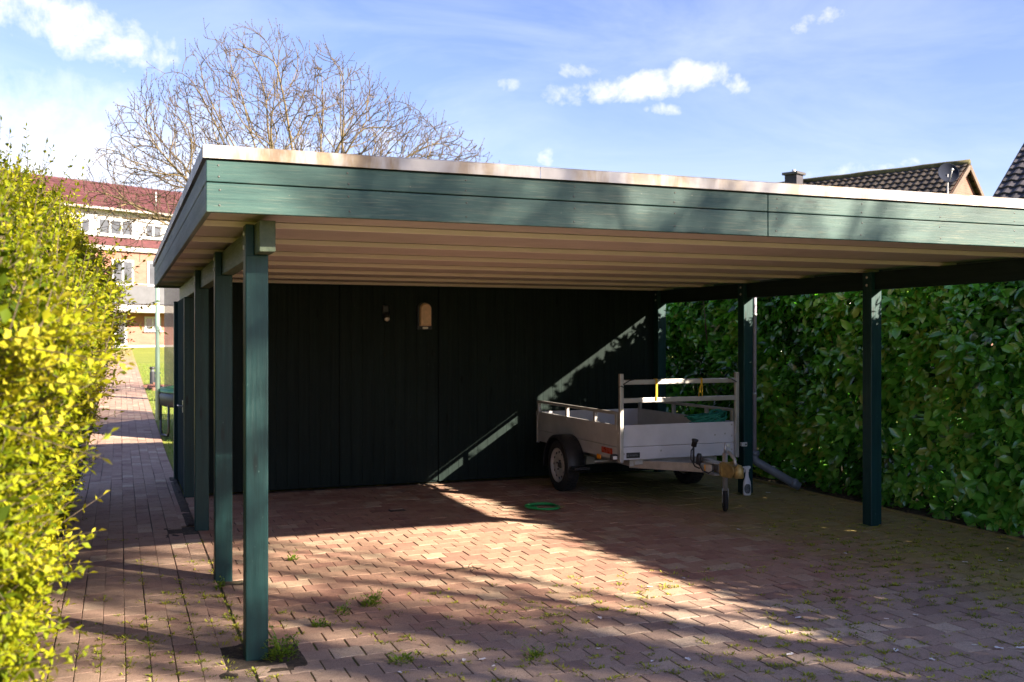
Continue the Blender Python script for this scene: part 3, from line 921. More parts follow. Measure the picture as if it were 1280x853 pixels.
mb.build('drain_hose', 'pvc', dp)
# little tie bracket on that post
mb = MB(); mb.box(6.165, 6.215, 9.080, 9.0915, .50, .545, .004); mb.box(6.148, 6.1795, 9.08, 9.12, .502, .543, .004)
br_ = mb.build('bracket', 'whitelens', cp)
mb = MB(); mb.lathe([(0, -.004), (.010, -.004), (.010, .001)], (6.196, 9.0795, .522), V(0, 1, 0), 10); mb.build('screw', 'black', br_)

# ------------------------------------------------------------------ wall lamp and motion sensor
lamp = thing('wall_lamp', 'arched cream bulkhead lamp in a black frame on the dark shed wall', 'lamp', (3.22, WY, 1.86))
def arch(hw, hh, n=14):
    pts = [(-hw, -hh), (hw, -hh)]
    for k in range(n + 1):
        a = pi * k / n; pts.append((hw * cos(a), hh - hw + hw * sin(a)))
    return pts
lx, lz = 3.22, 1.905
mb = MB(); mb.prism(arch(.085, .155), WY - .05, WY - .0005, lambda a, y, b: V(lx + a, y, lz + b)); mb.build('base', 'black', lamp)
mb = MB()
pr = arch(.066, .130)
k = len(pr)
vs_ = []
for (y, s) in ((WY - .051, 1.0), (WY - .085, .97), (WY - .098, .84)):
    vs_ += [V(lx + a * s, y, lz + .012 + b * s) for a, b in pr]
fs = [(r * k + i, r * k + (i + 1) % k, (r + 1) * k + (i + 1) % k, (r + 1) * k + i) for r in range(2) for i in range(k)] + [tuple(2 * k + i for i in range(k))]
mb.add(vs_, fs); mb.build('diffuser', 'woodlamp', lamp)
mb = MB()
mb.box(lx - .032, lx + .032, WY - .075, WY - .052, lz - .152, lz - .124, .008); mb.build('sensor_eye', 'lens', lamp)
sen = thing('motion_sensor', 'small black motion sensor with pale lens, left of the wall lamp', 'sensor', (2.77, WY, 1.9))
mb = MB(); mb.box(2.735, 2.805, WY - .03, WY - .0005, 1.89, 2.02, .012)
mb.lathe([(0, -.045), (.028, -.04), (.036, -.02), (.036, .02), (.03, .035), (0, .038)], (2.77, WY - .065, 1.895), V(0, -.35, -1), 14)
mb.build('housing', 'black', sen)
mb = MB(); mb.lathe([(.03, .0), (.027, .014), (.016, .025), (0, .029)], (2.77, WY - .083, 1.867), V(0, -.55, -1), 14); mb.build('lens', 'lens', sen)

# ------------------------------------------------------------------ trailer
TX0, TX1, TY0, TY1 = 4.575, 5.94, 8.87, 10.97
ZB, ZT = .445, .79
tr = thing('trailer', 'silver aluminium box trailer with high front rack parked under the carport', 'trailer', (5.25, 9.9, 0))
def planks(x0, x1, y0, y1, name, mat, axis):
    mb = MB()
    for z0, z1 in ((ZB, ZB + .128), (ZB + .131, ZT)):
        mb.box(x0, x1, y0, y1, z0, z1, .006)
        # shallow ribs on each plank
        for q in (.35, .7):
            zz = z0 + (z1 - z0) * q
            if axis == 'X': mb.box(x0 + .03, x1 - .03, y0 - .002, y0 + .004, zz - .003, zz + .003)
            else: mb.box(x0 - .002, x0 + .004, y0 + .03, y1 - .03, zz - .003, zz + .003)
    return mb.build(name, mat, tr)
fp = planks(TX0 + .03, TX1 - .03, TY0, TY0 + .026, 'front_panel', 'alu', 'X')
planks(TX0 + .03, TX1 - .03, TY1 - .026, TY1, 'tailgate', 'alu', 'X')
sp_l = planks(TX0, TX0 + .026, TY0 + .03, TY1 - .03, 'side_panel', 'alu_side', 'Y')
sp_r = planks(TX1 - .026, TX1, TY0 + .03, TY1 - .03, 'side_panel', 'alu_side', 'Y')
mb = MB(); mb.box(TX0 + .027, TX1 - .027, TY0 + .028, TY1 - .028, ZB + .005, ZB + .03); mb.build('bed', 'chain', tr)
for (x, y) in ((TX0, TY0), (TX1 - .03, TY0), (TX0, TY1 - .028), (TX1 - .03, TY1 - .028)):
    mb = MB(); mb.box(x - .002, x + .032, y - .004, y + .031, ZB - .02, ZT + .004, .004)
    cpst = mb.build('corner_post', 'rail', tr)
# rivets and latches on the front panel
for (x, z) in ((TX0 + .06, ZB + .06), (TX1 - .06, ZB + .06), (TX0 + .06, ZT - .03), (TX1 - .06, ZT - .03), (TX1 - .06, ZB + .2), (5.68, ZT - .13), (5.80, ZT - .12), (5.05, ZB + .08)):
    mb = MB(); mb.lathe([(0, -.004), (.008, -.004), (.010, 0)], (x, TY0 - .001, z), V(0, 1, 0), 8); mb.build('rivet', 'steel', fp)
mb = MB(); mb.lathe([(0, -.012), (.016, -.012), (.024, -.006), (.026, 0)], (TX0 + .018, TY0 - .004, ZT - .075), V(0, 1, 0), 14); mb.build('latch', 'whitelens', tr)
mb = MB(); mb.lathe([(0, -.012), (.016, -.012), (.024, -.006), (.026, 0)], (TX1 - .10, TY0 - .001, ZB + .10), V(0, 1, 0), 14); mb.build('latch', 'whitelens', tr)
# side rails on stubs
for x in (TX0 + .013, TX1 - .013):
    mb = MB()
    ys_ = [TY0 + .06, TY0 + .55, TY0 + 1.25, TY1 - .05]
    for y in ys_: mb.box(x - .016, x + .016, y - .022, y + .022, ZT - .05, ZT + .10, .003)
    mb.bar((x, TY0 + .035, ZT + .116), (x, TY1 - .02, ZT + .116), .034, .030, bev=.004)
    mb.build('side_rail', 'rail', tr)
# front rack
rk = bpy.data.objects.new('front_rack', None); C.objects.link(rk); rk.parent = tr; rk.location = (0, TY0 - 9.9, ZB)
for x in (TX0 + .016, TX1 - .016):
    mb = MB(); mb.box(x - .020, x + .020, TY0 - .042, TY0 - .005, ZB - .02, 1.30, .004); mb.build('upright', 'rail', rk)
for z in (1.215, 1.035):
    mb = MB(); mb.bar((TX0 + .038, TY0 - .024, z), (TX1 - .038, TY0 - .024, z + .004), .032, .048, bev=.005); mb.build('crossbar', 'rail', rk)
for pts in ([(TX0 + .03, TY0 - .046, 1.195), (TX0 + .10, TY0 - .045, 1.235), (TX0 + .15, TY0 - .043, 1.242)],
            [(TX1 - .03, TY0 - .046, 1.20), (TX1 - .09, TY0 - .045, 1.232), (TX1 - .13, TY0 - .043, 1.242)],
            [(TX0 + .016 - .021, TY0 - .02, 1.17), (TX0 + .016 - .012, TY0 - .045, 1.18), (TX0 + .037, TY0 - .044, 1.165)]):
    mb = MB(); mb.tube(pts, .006, 6); mb.build('rubber_tie', 'black', rk)
# badge plate with its little row of marks
mb = MB(); mb.box(TX0 + .085, TX0 + .235, TY0 - .007, TY0 - .001, ZB + .018, ZB + .072, .003); bd = mb.build('badge', 'black', tr)
mb = MB()
xx = TX0 + .12
for i, wd in enumerate((.010, .008, .012, .009, .008, .010, .009)):
    mb.box(xx, xx + wd, TY0 - .0085, TY0 - .0065, ZB + .036, ZB + .055); xx += wd + .004
mb.box(TX0 + .092, TX0 + .110, TY0 - .0085, TY0 - .0065, ZB + .032, ZB + .06)
mb.build('badge_mark', 'labelgrey', bd)
# chassis, axle
mb = MB()
for x in (TX0 + .20, TX1 - .20): mb.box(x - .025, x + .025, TY0 + .1, TY1 - .1, ZB - .075, ZB + .003)
for y in (TY0 + .1, TY1 - .2): mb.box(TX0 + .22, TX1 - .22, y - .02, y + .02, ZB - .06, ZB + .002)
mb.tube([(TX0 - .02, 9.98, .30), (TX1 + .02, 9.98, .30)], .03, 10)
mb.box(TX0 + .15, TX0 + .25, 9.92, 10.04, .28, ZB - .076); mb.box(TX1 - .25, TX1 - .15, 9.92, 10.04, .28, ZB - .076)
mb.build('chassis', 'steel', tr)
# wheels
def wheel(xc, sgn):
    w_ = bpy.data.objects.new('wheel', None); C.objects.link(w_); w_.parent = tr; w_.location = (xc - 5.25, 9.98 - 9.9, .279)
    ax = V(sgn, 0, 0); c = (xc, 9.98, .279)
    mb = MB()
    mb.lathe([(.178, -.068), (.20, -.080), (.245, -.078), (.268, -.064), (.277, -.03), (.278, 0), (.277, .03), (.268, .064), (.245, .078), (.20, .080), (.178, .068)], c, ax, 40)
    # tread blocks
    for k in range(44):
        a = 2 * pi * k / 44
        for o, t in ((-.045, .02), (.0, 0), (.045, .02)):
            d = V(0, cos(a + t * 2), sin(a + t * 2)); q = V(*c) + d * .279 + V(o, 0, 0)
            mb.bar(q - V(.017, 0, 0), q + V(.017, 0, 0), .022, .006, up=d)
    mb.build('tyre', 'rubber', w_)
    mb = MB()
    mb.lathe([(.180, .066), (.186, .072), (.176, .074), (.165, .055), (.152, .045), (.125, .052), (.10, .058), (.07, .052), (.055, .040), (.0, .040)], c, ax, 36)
    mb.lathe([(.180, .066), (.17, .0), (.17, -.07)], c, ax, 36)
    nf = len(mb.f)
    for k in range(12):
        a = 2 * pi * k / 12
        q = V(*c) + ax * .0500 + V(0, cos(a), sin(a)) * .138
        mb.lathe([(0, .004), (.012, .004), (.013, -.004)], q, ax, 8)
    rim = mb.build('rim', 'rimgrey', w_)
    rim.data.materials.append(M['black'])
    for pl in rim.data.polygons:
        if pl.index >= nf: pl.material_index = 1
    mb = MB()
    mb.lathe([(0, .062), (.022, .060), (.03, .052), (.032, .04)], c, ax, 14)
    for k in range(4):
        a = 2 * pi * k / 4 + .4; q = V(*c) + ax * .052 + V(0, cos(a), sin(a)) * .05
        mb.lathe([(0, .012), (.009, .012), (.010, -.005)], q, ax, 6)
    mb.build('hub', 'chain', w_)
wheel(TX0 - .095, -1); wheel(TX1 + .095, 1)
# mudguards
for sgn, xin in ((-1, TX0 - .002), (1, TX1 + .002)):
    mb = MB()
    n = 22; vs_ = []
    for i in range(n + 1):
        a = radians(-8 + 196 * i / n)
        for (rr, dx) in ((.335, 0), (.338, .10), (.335, .185), (.318, .195), (.300, .193), (.328, .178), (.325, .0)):
            vs_.append((xin + sgn * dx, 9.98 + cos(a) * rr * 1.02, .279 + sin(a) * rr * .98))
    k = 7
    fs = [(i * k + j, i * k + (j + 1) % k, (i + 1) * k + (j + 1) % k, (i + 1) * k + j) for i in range(n) for j in range(k)]
    fs += [tuple(range(k)), tuple(n * k + j for j in reversed(range(k)))]
    mb.add(vs_, fs, .5, True)
    # flat skirt at the front
    mb.box(min(xin, xin + sgn * .18), max(xin, xin + sgn * .18), 9.50, 9.645, .275, .305, .008)
    mb.build('mudguard', 'black', tr)
# lamps
mb = MB(); mb.box(TX0 - .006, TX0 + .002, TY0 + .13, TY0 + .37, ZB + .045, ZB + .105, .003); mb.build('side_reflector', 'redlens', tr)
mb = MB(); mb.box(TX0 - .012, TX0 + .002, TY0 + .38, TY0 + .47, ZB - .03, ZB + .02, .006); mb.build('side_reflector', 'amber', tr)
mb = MB(); mb.box(TX0 - .075, TX0 - .003, TY0 + .0, TY0 + .05, ZB + .0, ZB + .06, .012); ml_ = mb.build('marker_lamp', 'black', tr)
mb = MB(); mb.box(TX0 - .063, TX0 - .018, TY0 - .010, TY0 - .0005, ZB + .012, ZB + .046, .006); mb.build('lens', 'whitelens', ml_)
# drawbar
CXT = 5.285
mb = MB()
mb.bar((TX0 + .26, TY0 + .25, .375), (CXT - .045, 8.22, .415), .045, .085, bev=.006)
mb.bar((TX1 - .26, TY0 + .25, .375), (CXT + .045, 8.22, .415), .045, .085, bev=.006)
mb.box(CXT - .07, CXT + .07, 8.16, 8.30, .355, .365); mb.box(CXT - .07, CXT + .07, 8.16, 8.32, .462, .472)
db = mb.build('drawbar', 'steel', tr)
mb = MB(); mb.box(CXT - .105, CXT - .045, 8.262, 8.268, .385, .445, .004, rot=Matrix.Rotation(-.5, 3, 'Z')); mb.build('reflector', 'amber', db)
# coupling: yellow zinc housing, socket, handle
KX = CXT + .045
mb = MB()
pr = [(8.17, .36), (8.17, .475), (8.10, .490), (8.02, .475), (7.95, .460), (7.925, .40), (7.97, .35), (8.10, .345)]
for sx_ in (-.052, .044): mb.prism(pr, KX + sx_, KX + sx_ + .008, lambda a, y, b: V(y, a, b))
mb.box(KX - .0435, KX + .0435, 8.00, 8.15, .452, .462)
mb.box(KX - .0435, KX + .0435, 7.975, 7.985, .36, .462)
mb.box(KX - .060, KX + .060, 8.12, 8.135, .355, .48)
cpn = mb.build('coupling', 'zincgold', tr)
mb = MB()
mb.lathe([(.0, .075), (.02, .072), (.034, .05), (.044, .02), (.044, -.045), (.036, -.05), (.03, 0)], (KX, 7.92, .405), V(0, 0, 1), 18)
mb.build('ball_socket', 'zincgold', cpn)
mb = MB(); mb.tube([(KX, 7.97, .46), (KX, 7.99, .52), (KX, 8.07, .575), (KX, 8.10, .58)], .016, 10); mb.build('lever', 'rail', cpn)
# jockey wheel, turned on its castor
jx, jy = CXT + .082, 8.205
jw = bpy.data.objects.new('jockey_wheel', None); C.objects.link(jw); jw.parent = tr; jw.location = (jx - 5.25, jy - 9.9, 0)
mb = MB()
mb.tube([(jx, jy, .20), (jx, jy, .56)], .025, 14); mb.tube([(jx, jy, .56), (jx, jy, .60), (jx, jy, .66)], [.015, .014, .006], 10)
mb.build('tube', 'steel', jw)
mb = MB(); mb.box(jx - .05, jx + .032, jy - .03, jy + .03, .385, .435, .004); mb.build('clamp', 'chain', jw)
rz = Matrix.Rotation(radians(-26), 3, 'Z'); jax = rz @ V(1, 0, 0); jc = V(jx, jy, 0)
mb = MB()
def jbox(x0, x1, y0, y1, z0, z1):
    o = MB(); o.box(x0, x1, y0, y1, z0, z1, .001); mb.add([jc + rz @ V(*p) for p in o.v], o.f)
jbox(-.029, -.025, -.018, .018, .085, .215); jbox(.025, .029, -.018, .018, .085, .215); jbox(-.029, .029, -.02, .02, .2155, .221)
mb.build('fork', 'steel', jw)
wc = (jx, jy, .101)
mb = MB(); mb.lathe([(.03, -.018), (.085, -.020), (.097, -.012), (.1, 0), (.097, .012), (.085, .020), (.03, .018)], wc, jax, 28); mb.build('tyre', 'rubber', jw)
mb = MB(); mb.lathe([(0, -.0215), (.045, -.021), (.05, -.016), (.05, .016), (.045, .021), (0, .0215)], wc, jax, 16); mb.build('hub', 'chain', jw)
# plug and its cable on a holder
mb = MB()
mb.tube([(CXT - .17, 8.36, .45), (CXT - .17, 8.36, .62)], .010, 8)
mb.lathe([(.0, -.03), (.026, -.03), (.026, .02), (.032, .025), (.032, .04), (0, .042)], (CXT - .17, 8.345, .645), V(.1, -.25, 1), 14)
mb.lathe([(.0, -.06), (.024, -.055), (.026, .03), (.018, .05), (0, .05)], (CXT - .13, 8.33, .50), V(.15, 0, 1), 12)
mb.tube([(CXT - .17, 8.34, .62), (CXT - .22, 8.32, .58), (CXT - .23, 8.31, .50), (CXT - .19, 8.30, .43), (CXT - .14, 8.30, .41)], .007, 7)
mb.tube([(CXT - .13, 8.33, .45), (CXT - .12, 8.28, .39), (CXT - .08, 8.24, .37), (CXT - .05, 8.2, .40)], .007, 7)
mb.build('plug', 'black', tr)

# things lying on or hanging from the trailer
def strap(px, z0, z1, label, loops):
    mb = MB()
    y = TY0 - .046
    for (dx, zz, tw) in loops:
        pts = [V(px, y - .001, z0 + .022), V(px + dx * .3, y - .004, z0 - .03), V(px + dx, y - .003, (z0 + zz) / 2), V(px + dx * 1.2, y - .002, zz)]
        for a, b in zip(pts, pts[1:]): mb.bar(a, b, tw, .003, up=V(0, 1, 0))
    mb.box(px - .011, px + .011, TY0 - .046, TY0 - .002, z0 + .022, z0 + .028)
    mb.box(px - .011, px + .011, TY0 - .0455, TY0 - .0415, z0 - .03, z0 + .022)
    o = mb.build('strap', 'yellow', loc=(px, y, z0)); tag(o, label, 'strap'); return o
strap(TX0 + .40, 1.217, 1.04, 'flat yellow strap tied between both rack bars, nearer the left upright', [(.0, 1.03, .020)])
strap(TX0 + .92, 1.218, 1.05, 'thin looped yellow strap hanging from the top rack bar, right of centre', [(-.03, 1.055, .009), (.004, 1.06, .009), (-.015, 1.10, .010)])
mb = MB(); random.seed(3)
pts = []
for i in range(150):
    t = i / 149
    a = t * 2 * pi * 9
    rr = .11 + .06 * sin(3.3 * a)
    pts.append((5.72 + rr * cos(a) * 1.5 + .05 * sin(a * .37), 9.05 + .09 * sin(a) + .02 * cos(2 * a), .80 + .035 * sin(a * 1.7) + .03 * t + .05 * sstep(5.8, 5.95, 5.72 + rr * cos(a) * 1.5)))
pts = [(min(max(p[0], 5.44), 5.90), p[1], p[2]) for p in pts]
mb.tube(pts, .009, 6)
for k in range(3):
    pp = [(5.78 + .03 * k + .08 * cos(q), 9.03 + .02 * k, .84 + .065 * sin(q)) for q in [pi * j / 12 for j in range(13)]]
    mb.tube(pp, .008, 6)
# slack pile under the coil, resting on the bed
for k in range(7):
    zc = ZB + .045 + .048 * k
    pp = [(5.70 + (.17 - .006 * k) * cos(q) + .01 * sin(3 * q + k), 9.06 + .10 * sin(q), zc + .01 * sin(2 * q + k)) for q in [2 * pi * j / 20 for j in range(20)]]
    mb.tube(pp, .016, 6, closed=True)
tag(mb.build('rope', 'greenrope', loc=(5.7, 9.05, ZB + .03)), 'coil of teal green rope heaped inside the trailer behind its front panel', 'rope')

# ------------------------------------------------------------------ things on the ground
def ground_pt(px, py):      # a place on the level paving as read from the photograph
    d = 1260 * 1.65 / (py - 423); u = (px - 640) / 1260 * d
    return V(d * sin(TH) + u * cos(TH), d * cos(TH) - u * sin(TH), 0)
hc = ground_pt(678, 636)
hs = thing('garden_hose', 'short bright green hose coiled flat on the paving in front of the trailer wheel', 'hose', hc)
mb = MB(); pts = []
for i in range(90):
    a = 2 * pi * 2.6 * i / 89 + .2
    rr = .155 + .015 * sin(a * 1.3 + 1)
    pts.append((hc.x + rr * cos(a), hc.y + rr * sin(a), .014 + .016 * (i / 89) * (1 + .3 * sin(a * 2))))
mb.tube(pts, .0085, 8); mb.build('coil', 'hose', hs)
e = V(*pts[-1]); e0 = V(*pts[-2]); dd = (e - e0).normalized()
tip = V(hc.x + .215, hc.y - .03, .012)
mb = MB(); mb.tube([V(hc.x + .13, hc.y - .075, .015), V(hc.x + .17, hc.y - .055, .013), tip], [.009, .010, .008], 8); mb.build('hose_end', 'brass', hs)

bc = V(6.145, 8.985, 0)
sb = thing('spray_bottle', 'white trigger spray bottle with dark printed label standing beside the right post', 'bottle', bc)
mb = MB(); n = 20; vs_ = []
prof = [(.0, .036), (.006, .042), (.02, .044), (.10, .044), (.14, .040), (.165, .030), (.19, .021), (.235, .017), (.245, .017)]
for z, r in prof:
    for k in range(n):
        a = 2 * pi * k / n
        vs_.append((bc.x + r * 1.05 * cos(a), bc.y + r * .72 * sin(a), z))
fs = [(i * n + k, i * n + (k + 1) % n, (i + 1) * n + (k + 1) % n, (i + 1) * n + k) for i in range(len(prof) - 1) for k in range(n)] + [tuple(range(n)), tuple((len(prof) - 1) * n + k for k in range(n))]
mb.add(vs_, fs, .5, True); mb.build('body', 'white', sb)
mb = MB(); mb.lathe([(.019, .243), (.021, .245), (.021, .27), (.015, .272)], bc, V(0, 0, 1), 16)
mb.prism([(-.055, .287), (-.05, .302), (.035, .305), (.04, .288), (.02, .27), (-.018, .27), (-.022, .28)], bc.y - .012, bc.y + .012, lambda a, y, b: V(bc.x + a, y, b))
mb.prism([(-.032, .28), (-.024, .28), (-.034, .245), (-.045, .225), (-.048, .23), (-.04, .25)], bc.y - .006, bc.y + .006, lambda a, y, b: V(bc.x + a, y, b))
mb.build('trigger_head', 'white', sb)
mb = MB(); vs_ = []
for j in range(9):
    z = .022 + .098 * j / 8; ww = sin(pi * (j + .6) / 9.2) ** .5
    for k in range(9):
        a = -pi / 2 - .25 + (k / 8 - .5) * 1.7 * ww
        vs_.append((bc.x + .0455 * 1.05 * cos(a), bc.y + .0455 * .73 * sin(a), z))
mb.add(vs_, [(j * 9 + k, j * 9 + k + 1, j * 9 + k + 10, j * 9 + k + 9) for j in range(8) for k in range(8)], .5, True)
mb.build('label', 'labelgrey', sb)

dg = thing('floor_drain', 'small dark slotted drain grate let into the shaded paving near the shed wall', 'drain', (2.5, 9.45, 0))
mb = MB()
for (a, b, c, d) in ((-.085, .085, -.088, -.078), (-.085, .085, .078, .088), (-.085, -.075, -.0775, .0775), (.075, .085, -.0775, .0775)): mb.box(2.5 + a, 2.5 + b, 9.45 + c, 9.45 + d, -.03, -.002)
mb.build('frame', 'lead', dg)
mb = MB()
for k in range(6): mb.box(2.5 - .074, 2.5 + .074, 9.45 - .066 + k * .025, 9.45 - .058 + k * .025, -.03, -.012)
mb.build('grate', 'lead', dg)

random.seed(31)
tw = ground_pt(585, 712)
mb = MB()
def ln(a, b, r): 
    a, b = V(*a), V(*b); mid = (a + b) / 2 + V(U(-.01, .01), U(-.01, .01), U(0, .008)); mb.tube([tw + a, tw + mid, tw + b], r, 5)
ln((-.16, .02, .006), (.05, -.01, .012), .0045); ln((.05, -.01, .012), (.10, -.10, .006), .0035); ln((0, 0, .010), (.05, .06, .03), .003); ln((.05, -.01, .012), (.0, -.08, .006), .003); ln((.06, -.03, .01), (.13, -.03, .02), .0025)
tag(mb.build('twig', 'stem', loc=tw), 'dry forked twig lying on the sunlit red paving', 'twig')

# white petals blown over the paving
pet = [(1022, 763), (998, 774), (1108, 775), (1144, 770), (1218, 808), (1165, 826), (988, 820), (783, 762), (750, 774), (748, 812), (860, 826), (815, 828), (923, 663), (1057, 693),
       (962, 663), (1250, 702), (1206, 704), (1248, 812), (1276, 812), (500, 842), (580, 827), (603, 826), (617, 834), (812, 735), (676, 790), (960, 617), (1120, 815), (855, 724)]
pm = None
for i, (px, py) in enumerate(pet):
    p = ground_pt(px, py)
    if pm is None:
        mb = MB(); vs_ = [(0, 0, .004)]
        for k in range(10):
            a = 2 * pi * k / 10; r = .017 * (1 + .3 * sin(2 * a + 1)); vs_.append((r * 1.3 * cos(a), r * sin(a), .005 + .006 * sin(a * 2) ** 2))
        mb.add(vs_, [(0, k + 1, (k + 1) % 10 + 1) for k in range(10)], .5, True)
        o = pm = mb.build('petal', 'petal', recalc=False)
    else:
        o = pm.copy(); C.objects.link(o)
    o.location = (p.x, p.y, .003); o.rotation_euler = (0, 0, U(0, 6)); s_ = U(.45, 1.0); o.scale = (s_, s_, s_)
    tag(o, 'small white blossom petal fallen on the paving stones', 'petal', 'white petals scattered over the paving')

# weeds
def weed(px, py, size, n, label, tall=0.6):
    p = ground_pt(px, py); mb = MB()
    for _ in range(n):
        a = U(0, 6.28); rr = size * sqrt(R()) * .5
        q = p + V(rr * cos(a), rr * sin(a), -.004 + size * tall * R() ** 2)
        d = V(cos(a) * U(.4, 1), sin(a) * U(.4, 1), U(.15, 1.0)).normalized()
        leaf4(mb, q, d, V(0, 0, 1), U(.014, .030), U(.010, .018), R())
    for _ in range(max(2, n // 25)):
        a = U(0, 6.28); h = size * tall * U(.8, 2.0)
        t_ = p + V(cos(a) * size * .5, sin(a) * size * .5, h)
        mb.tube([p + V(0, 0, -.004), (p + t_) / 2 + V(0, 0, h * .2), t_], .0015, 4)
        for k in range(5): leaf4(mb, t_ + rdir() * .012, rdir(), V(0, 0, 1), .016, .009, R())
    return tag(mb.build('weed', 'weed', loc=p, recalc=False), label, 'weed')
weed(351, 822, .17, 260, 'leafy weed clump at the foot of the nearest green post', .55)
weed(464, 757, .12, 150, 'bright green weed tuft alone in the sunlit paving', .45)
weed(428, 768, .08, 60, 'small yellowish weed left of the bright green tuft', .5)
weed(400, 783, .07, 60, 'low weed between the nearest post and the bright green tuft', .35)
weed(502, 828, .12, 90, 'flat spreading weed at the front edge of the paving', .25)
weed(667, 822, .10, 80, 'small round weed in the weathered front paving, centre', .35)
weed(366, 700, .07, 60, 'little weed in the paving joints beside the second left post', .4)
weed(274, 735, .06, 45, 'tiny weed growing at the foot of the second left post', .6)

# fallen leaves on the hedge bed
mb = MB(); random.seed(41)
for _ in range(900):
    x = U(6.86, 7.3); y = U(2, 11); a = U(0, 6.28)
    leaf4(mb, V(x, y, .012 + U(0, .02)), V(cos(a), sin(a), U(-.1, .35)).normalized(), V(0, 0, 1), U(.04, .09), U(.02, .04), R())
for _ in range(40):
    x = U(6.2, 6.85); y = U(5, 9); a = U(0, 6.28)
    leaf4(mb, V(x, y, .006), V(cos(a), sin(a), U(0, .2)).normalized(), V(0, 0, 1), U(.03, .06), U(.015, .03), R())
stuff(mb.build('leaf_litter', 'dryleaf', recalc=False), 'brown leaf litter on the soil under the laurel hedge', 'leaves')

# ------------------------------------------------------------------ hedges
random.seed(17)
def laurel_hedge():
    t = thing('laurel_hedge', 'tall glossy dark green laurel hedge along the right side of the carport', 'hedge', (7.5, 6.5, 0))
    mb = MB()
    XA, XB, YA, YB, H = 6.98, 8.15, -0.5, 12.9, 2.365
    def face(y, z): return XA + .16 * fbm(3, y, z, 1.2) + .09 * fbm(7, y, z, 3.2) + .22 * sstep(1.85, 2.5, z) ** 2 + .07 * sstep(.5, 0, z)
    def top(x, y): return H + .12 * sstep(7.9, 8.9, y) + .045 * fbm(x, y, 1.0, 1.4) - .12 * sstep(XA + .2, XA, x)
    # leafy shoots on the visible face
    area_n = 7000
    for i in range(area_n):
        y = U(2.5, YB) if R() < .9 else U(YA, 2.5); z = U(.02, H + .02)
        x = face(y, z) + U(-.03, .10)
        base = V(x + .05, y, z)
        ax = V(-U(.5, 1), G(0, .45), G(.30, .45)).normalized()
        k = random.randint(3, 6); rb = .44 + .5 * fbm(y, z, 4, 1.1) + G(0, .14) + .22 * sstep(8.8, 6.5, y)
        ph = U(0, 6.28)
        for j in range(k):
            a = ph + j * 2.4
            side = ax.orthogonal().normalized()
            sd_ = (side * cos(a) + ax.cross(side) * sin(a))
            d = (ax * U(.25, .9) + sd_ * .9 + V(0, 0, -.15)).normalized()
            n = (ax * .9 + V(0, 0, .7) + rdir() * .35).normalized()
            L = U(.075, .155)
            leaf8(mb, base + ax * (j * .012), d, n, L, L * U(.46, .60), U(.05, .35), max(0, min(1, rb + G(0, .15))))
    # top
    for i in range(2600):
        y = U(2.0, YB); x = U(XA + .05, XB)
        z = top(x, y) + U(-.08, .02)
        ax = V(G(-.1, .4), G(0, .4), 1).normalized(); ph = U(0, 6.28); rb = .62 + G(0, .15)
        for j in range(4):
            a = ph + j * 2.4; side = ax.orthogonal().normalized(); sd_ = side * cos(a) + ax.cross(side) * sin(a)
            d = (ax * U(.3, 1.0) + sd_ * .8).normalized(); L = U(.06, .11)
            leaf8(mb, V(x, y, z), d, ax, L, L * .42, .15, max(0, min(1, rb + G(0, .15))))
    for i in range(420):
        y = U(2.0, YB); x = U(XA + .1, XA + .7); z0 = top(x, y); h = U(.06, .20) * (.4 + .9 * R())
        for j in range(random.randint(4, 7)):
            d = (V(G(0, .6), G(0, .6), U(.2, 1.2))).normalized(); L = U(.06, .11)
            leaf8(mb, V(x + G(0, .02), y + G(0, .02), z0 + h * R()), d, rdir(), L, L * .48, .2, max(0, min(1, .7 + G(0, .15))))
    # inside leaves, so that little light passes
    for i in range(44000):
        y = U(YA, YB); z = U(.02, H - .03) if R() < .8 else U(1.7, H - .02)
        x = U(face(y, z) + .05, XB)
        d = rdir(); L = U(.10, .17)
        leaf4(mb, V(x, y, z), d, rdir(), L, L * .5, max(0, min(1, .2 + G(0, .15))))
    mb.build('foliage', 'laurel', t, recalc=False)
    mb = MB()
    y = YA
    while y < YB:
        x = U(7.35, 7.7)
        for k in range(4):
            tx, ty = x + U(-.5, .4), y + U(-.45, .45); h = U(1.5, 2.3)
            mb.tube([(x, y, -.03), (x + (tx - x) * .3, y + (ty - y) * .35, h * .35), (x + (tx - x) * .8, y + (ty - y) * .7, h * .7), (tx, ty, h)], [.022, .017, .011, .005], 6)
        y += U(.4, .6)
    mb.build('stem', 'stem', t)
laurel_hedge()

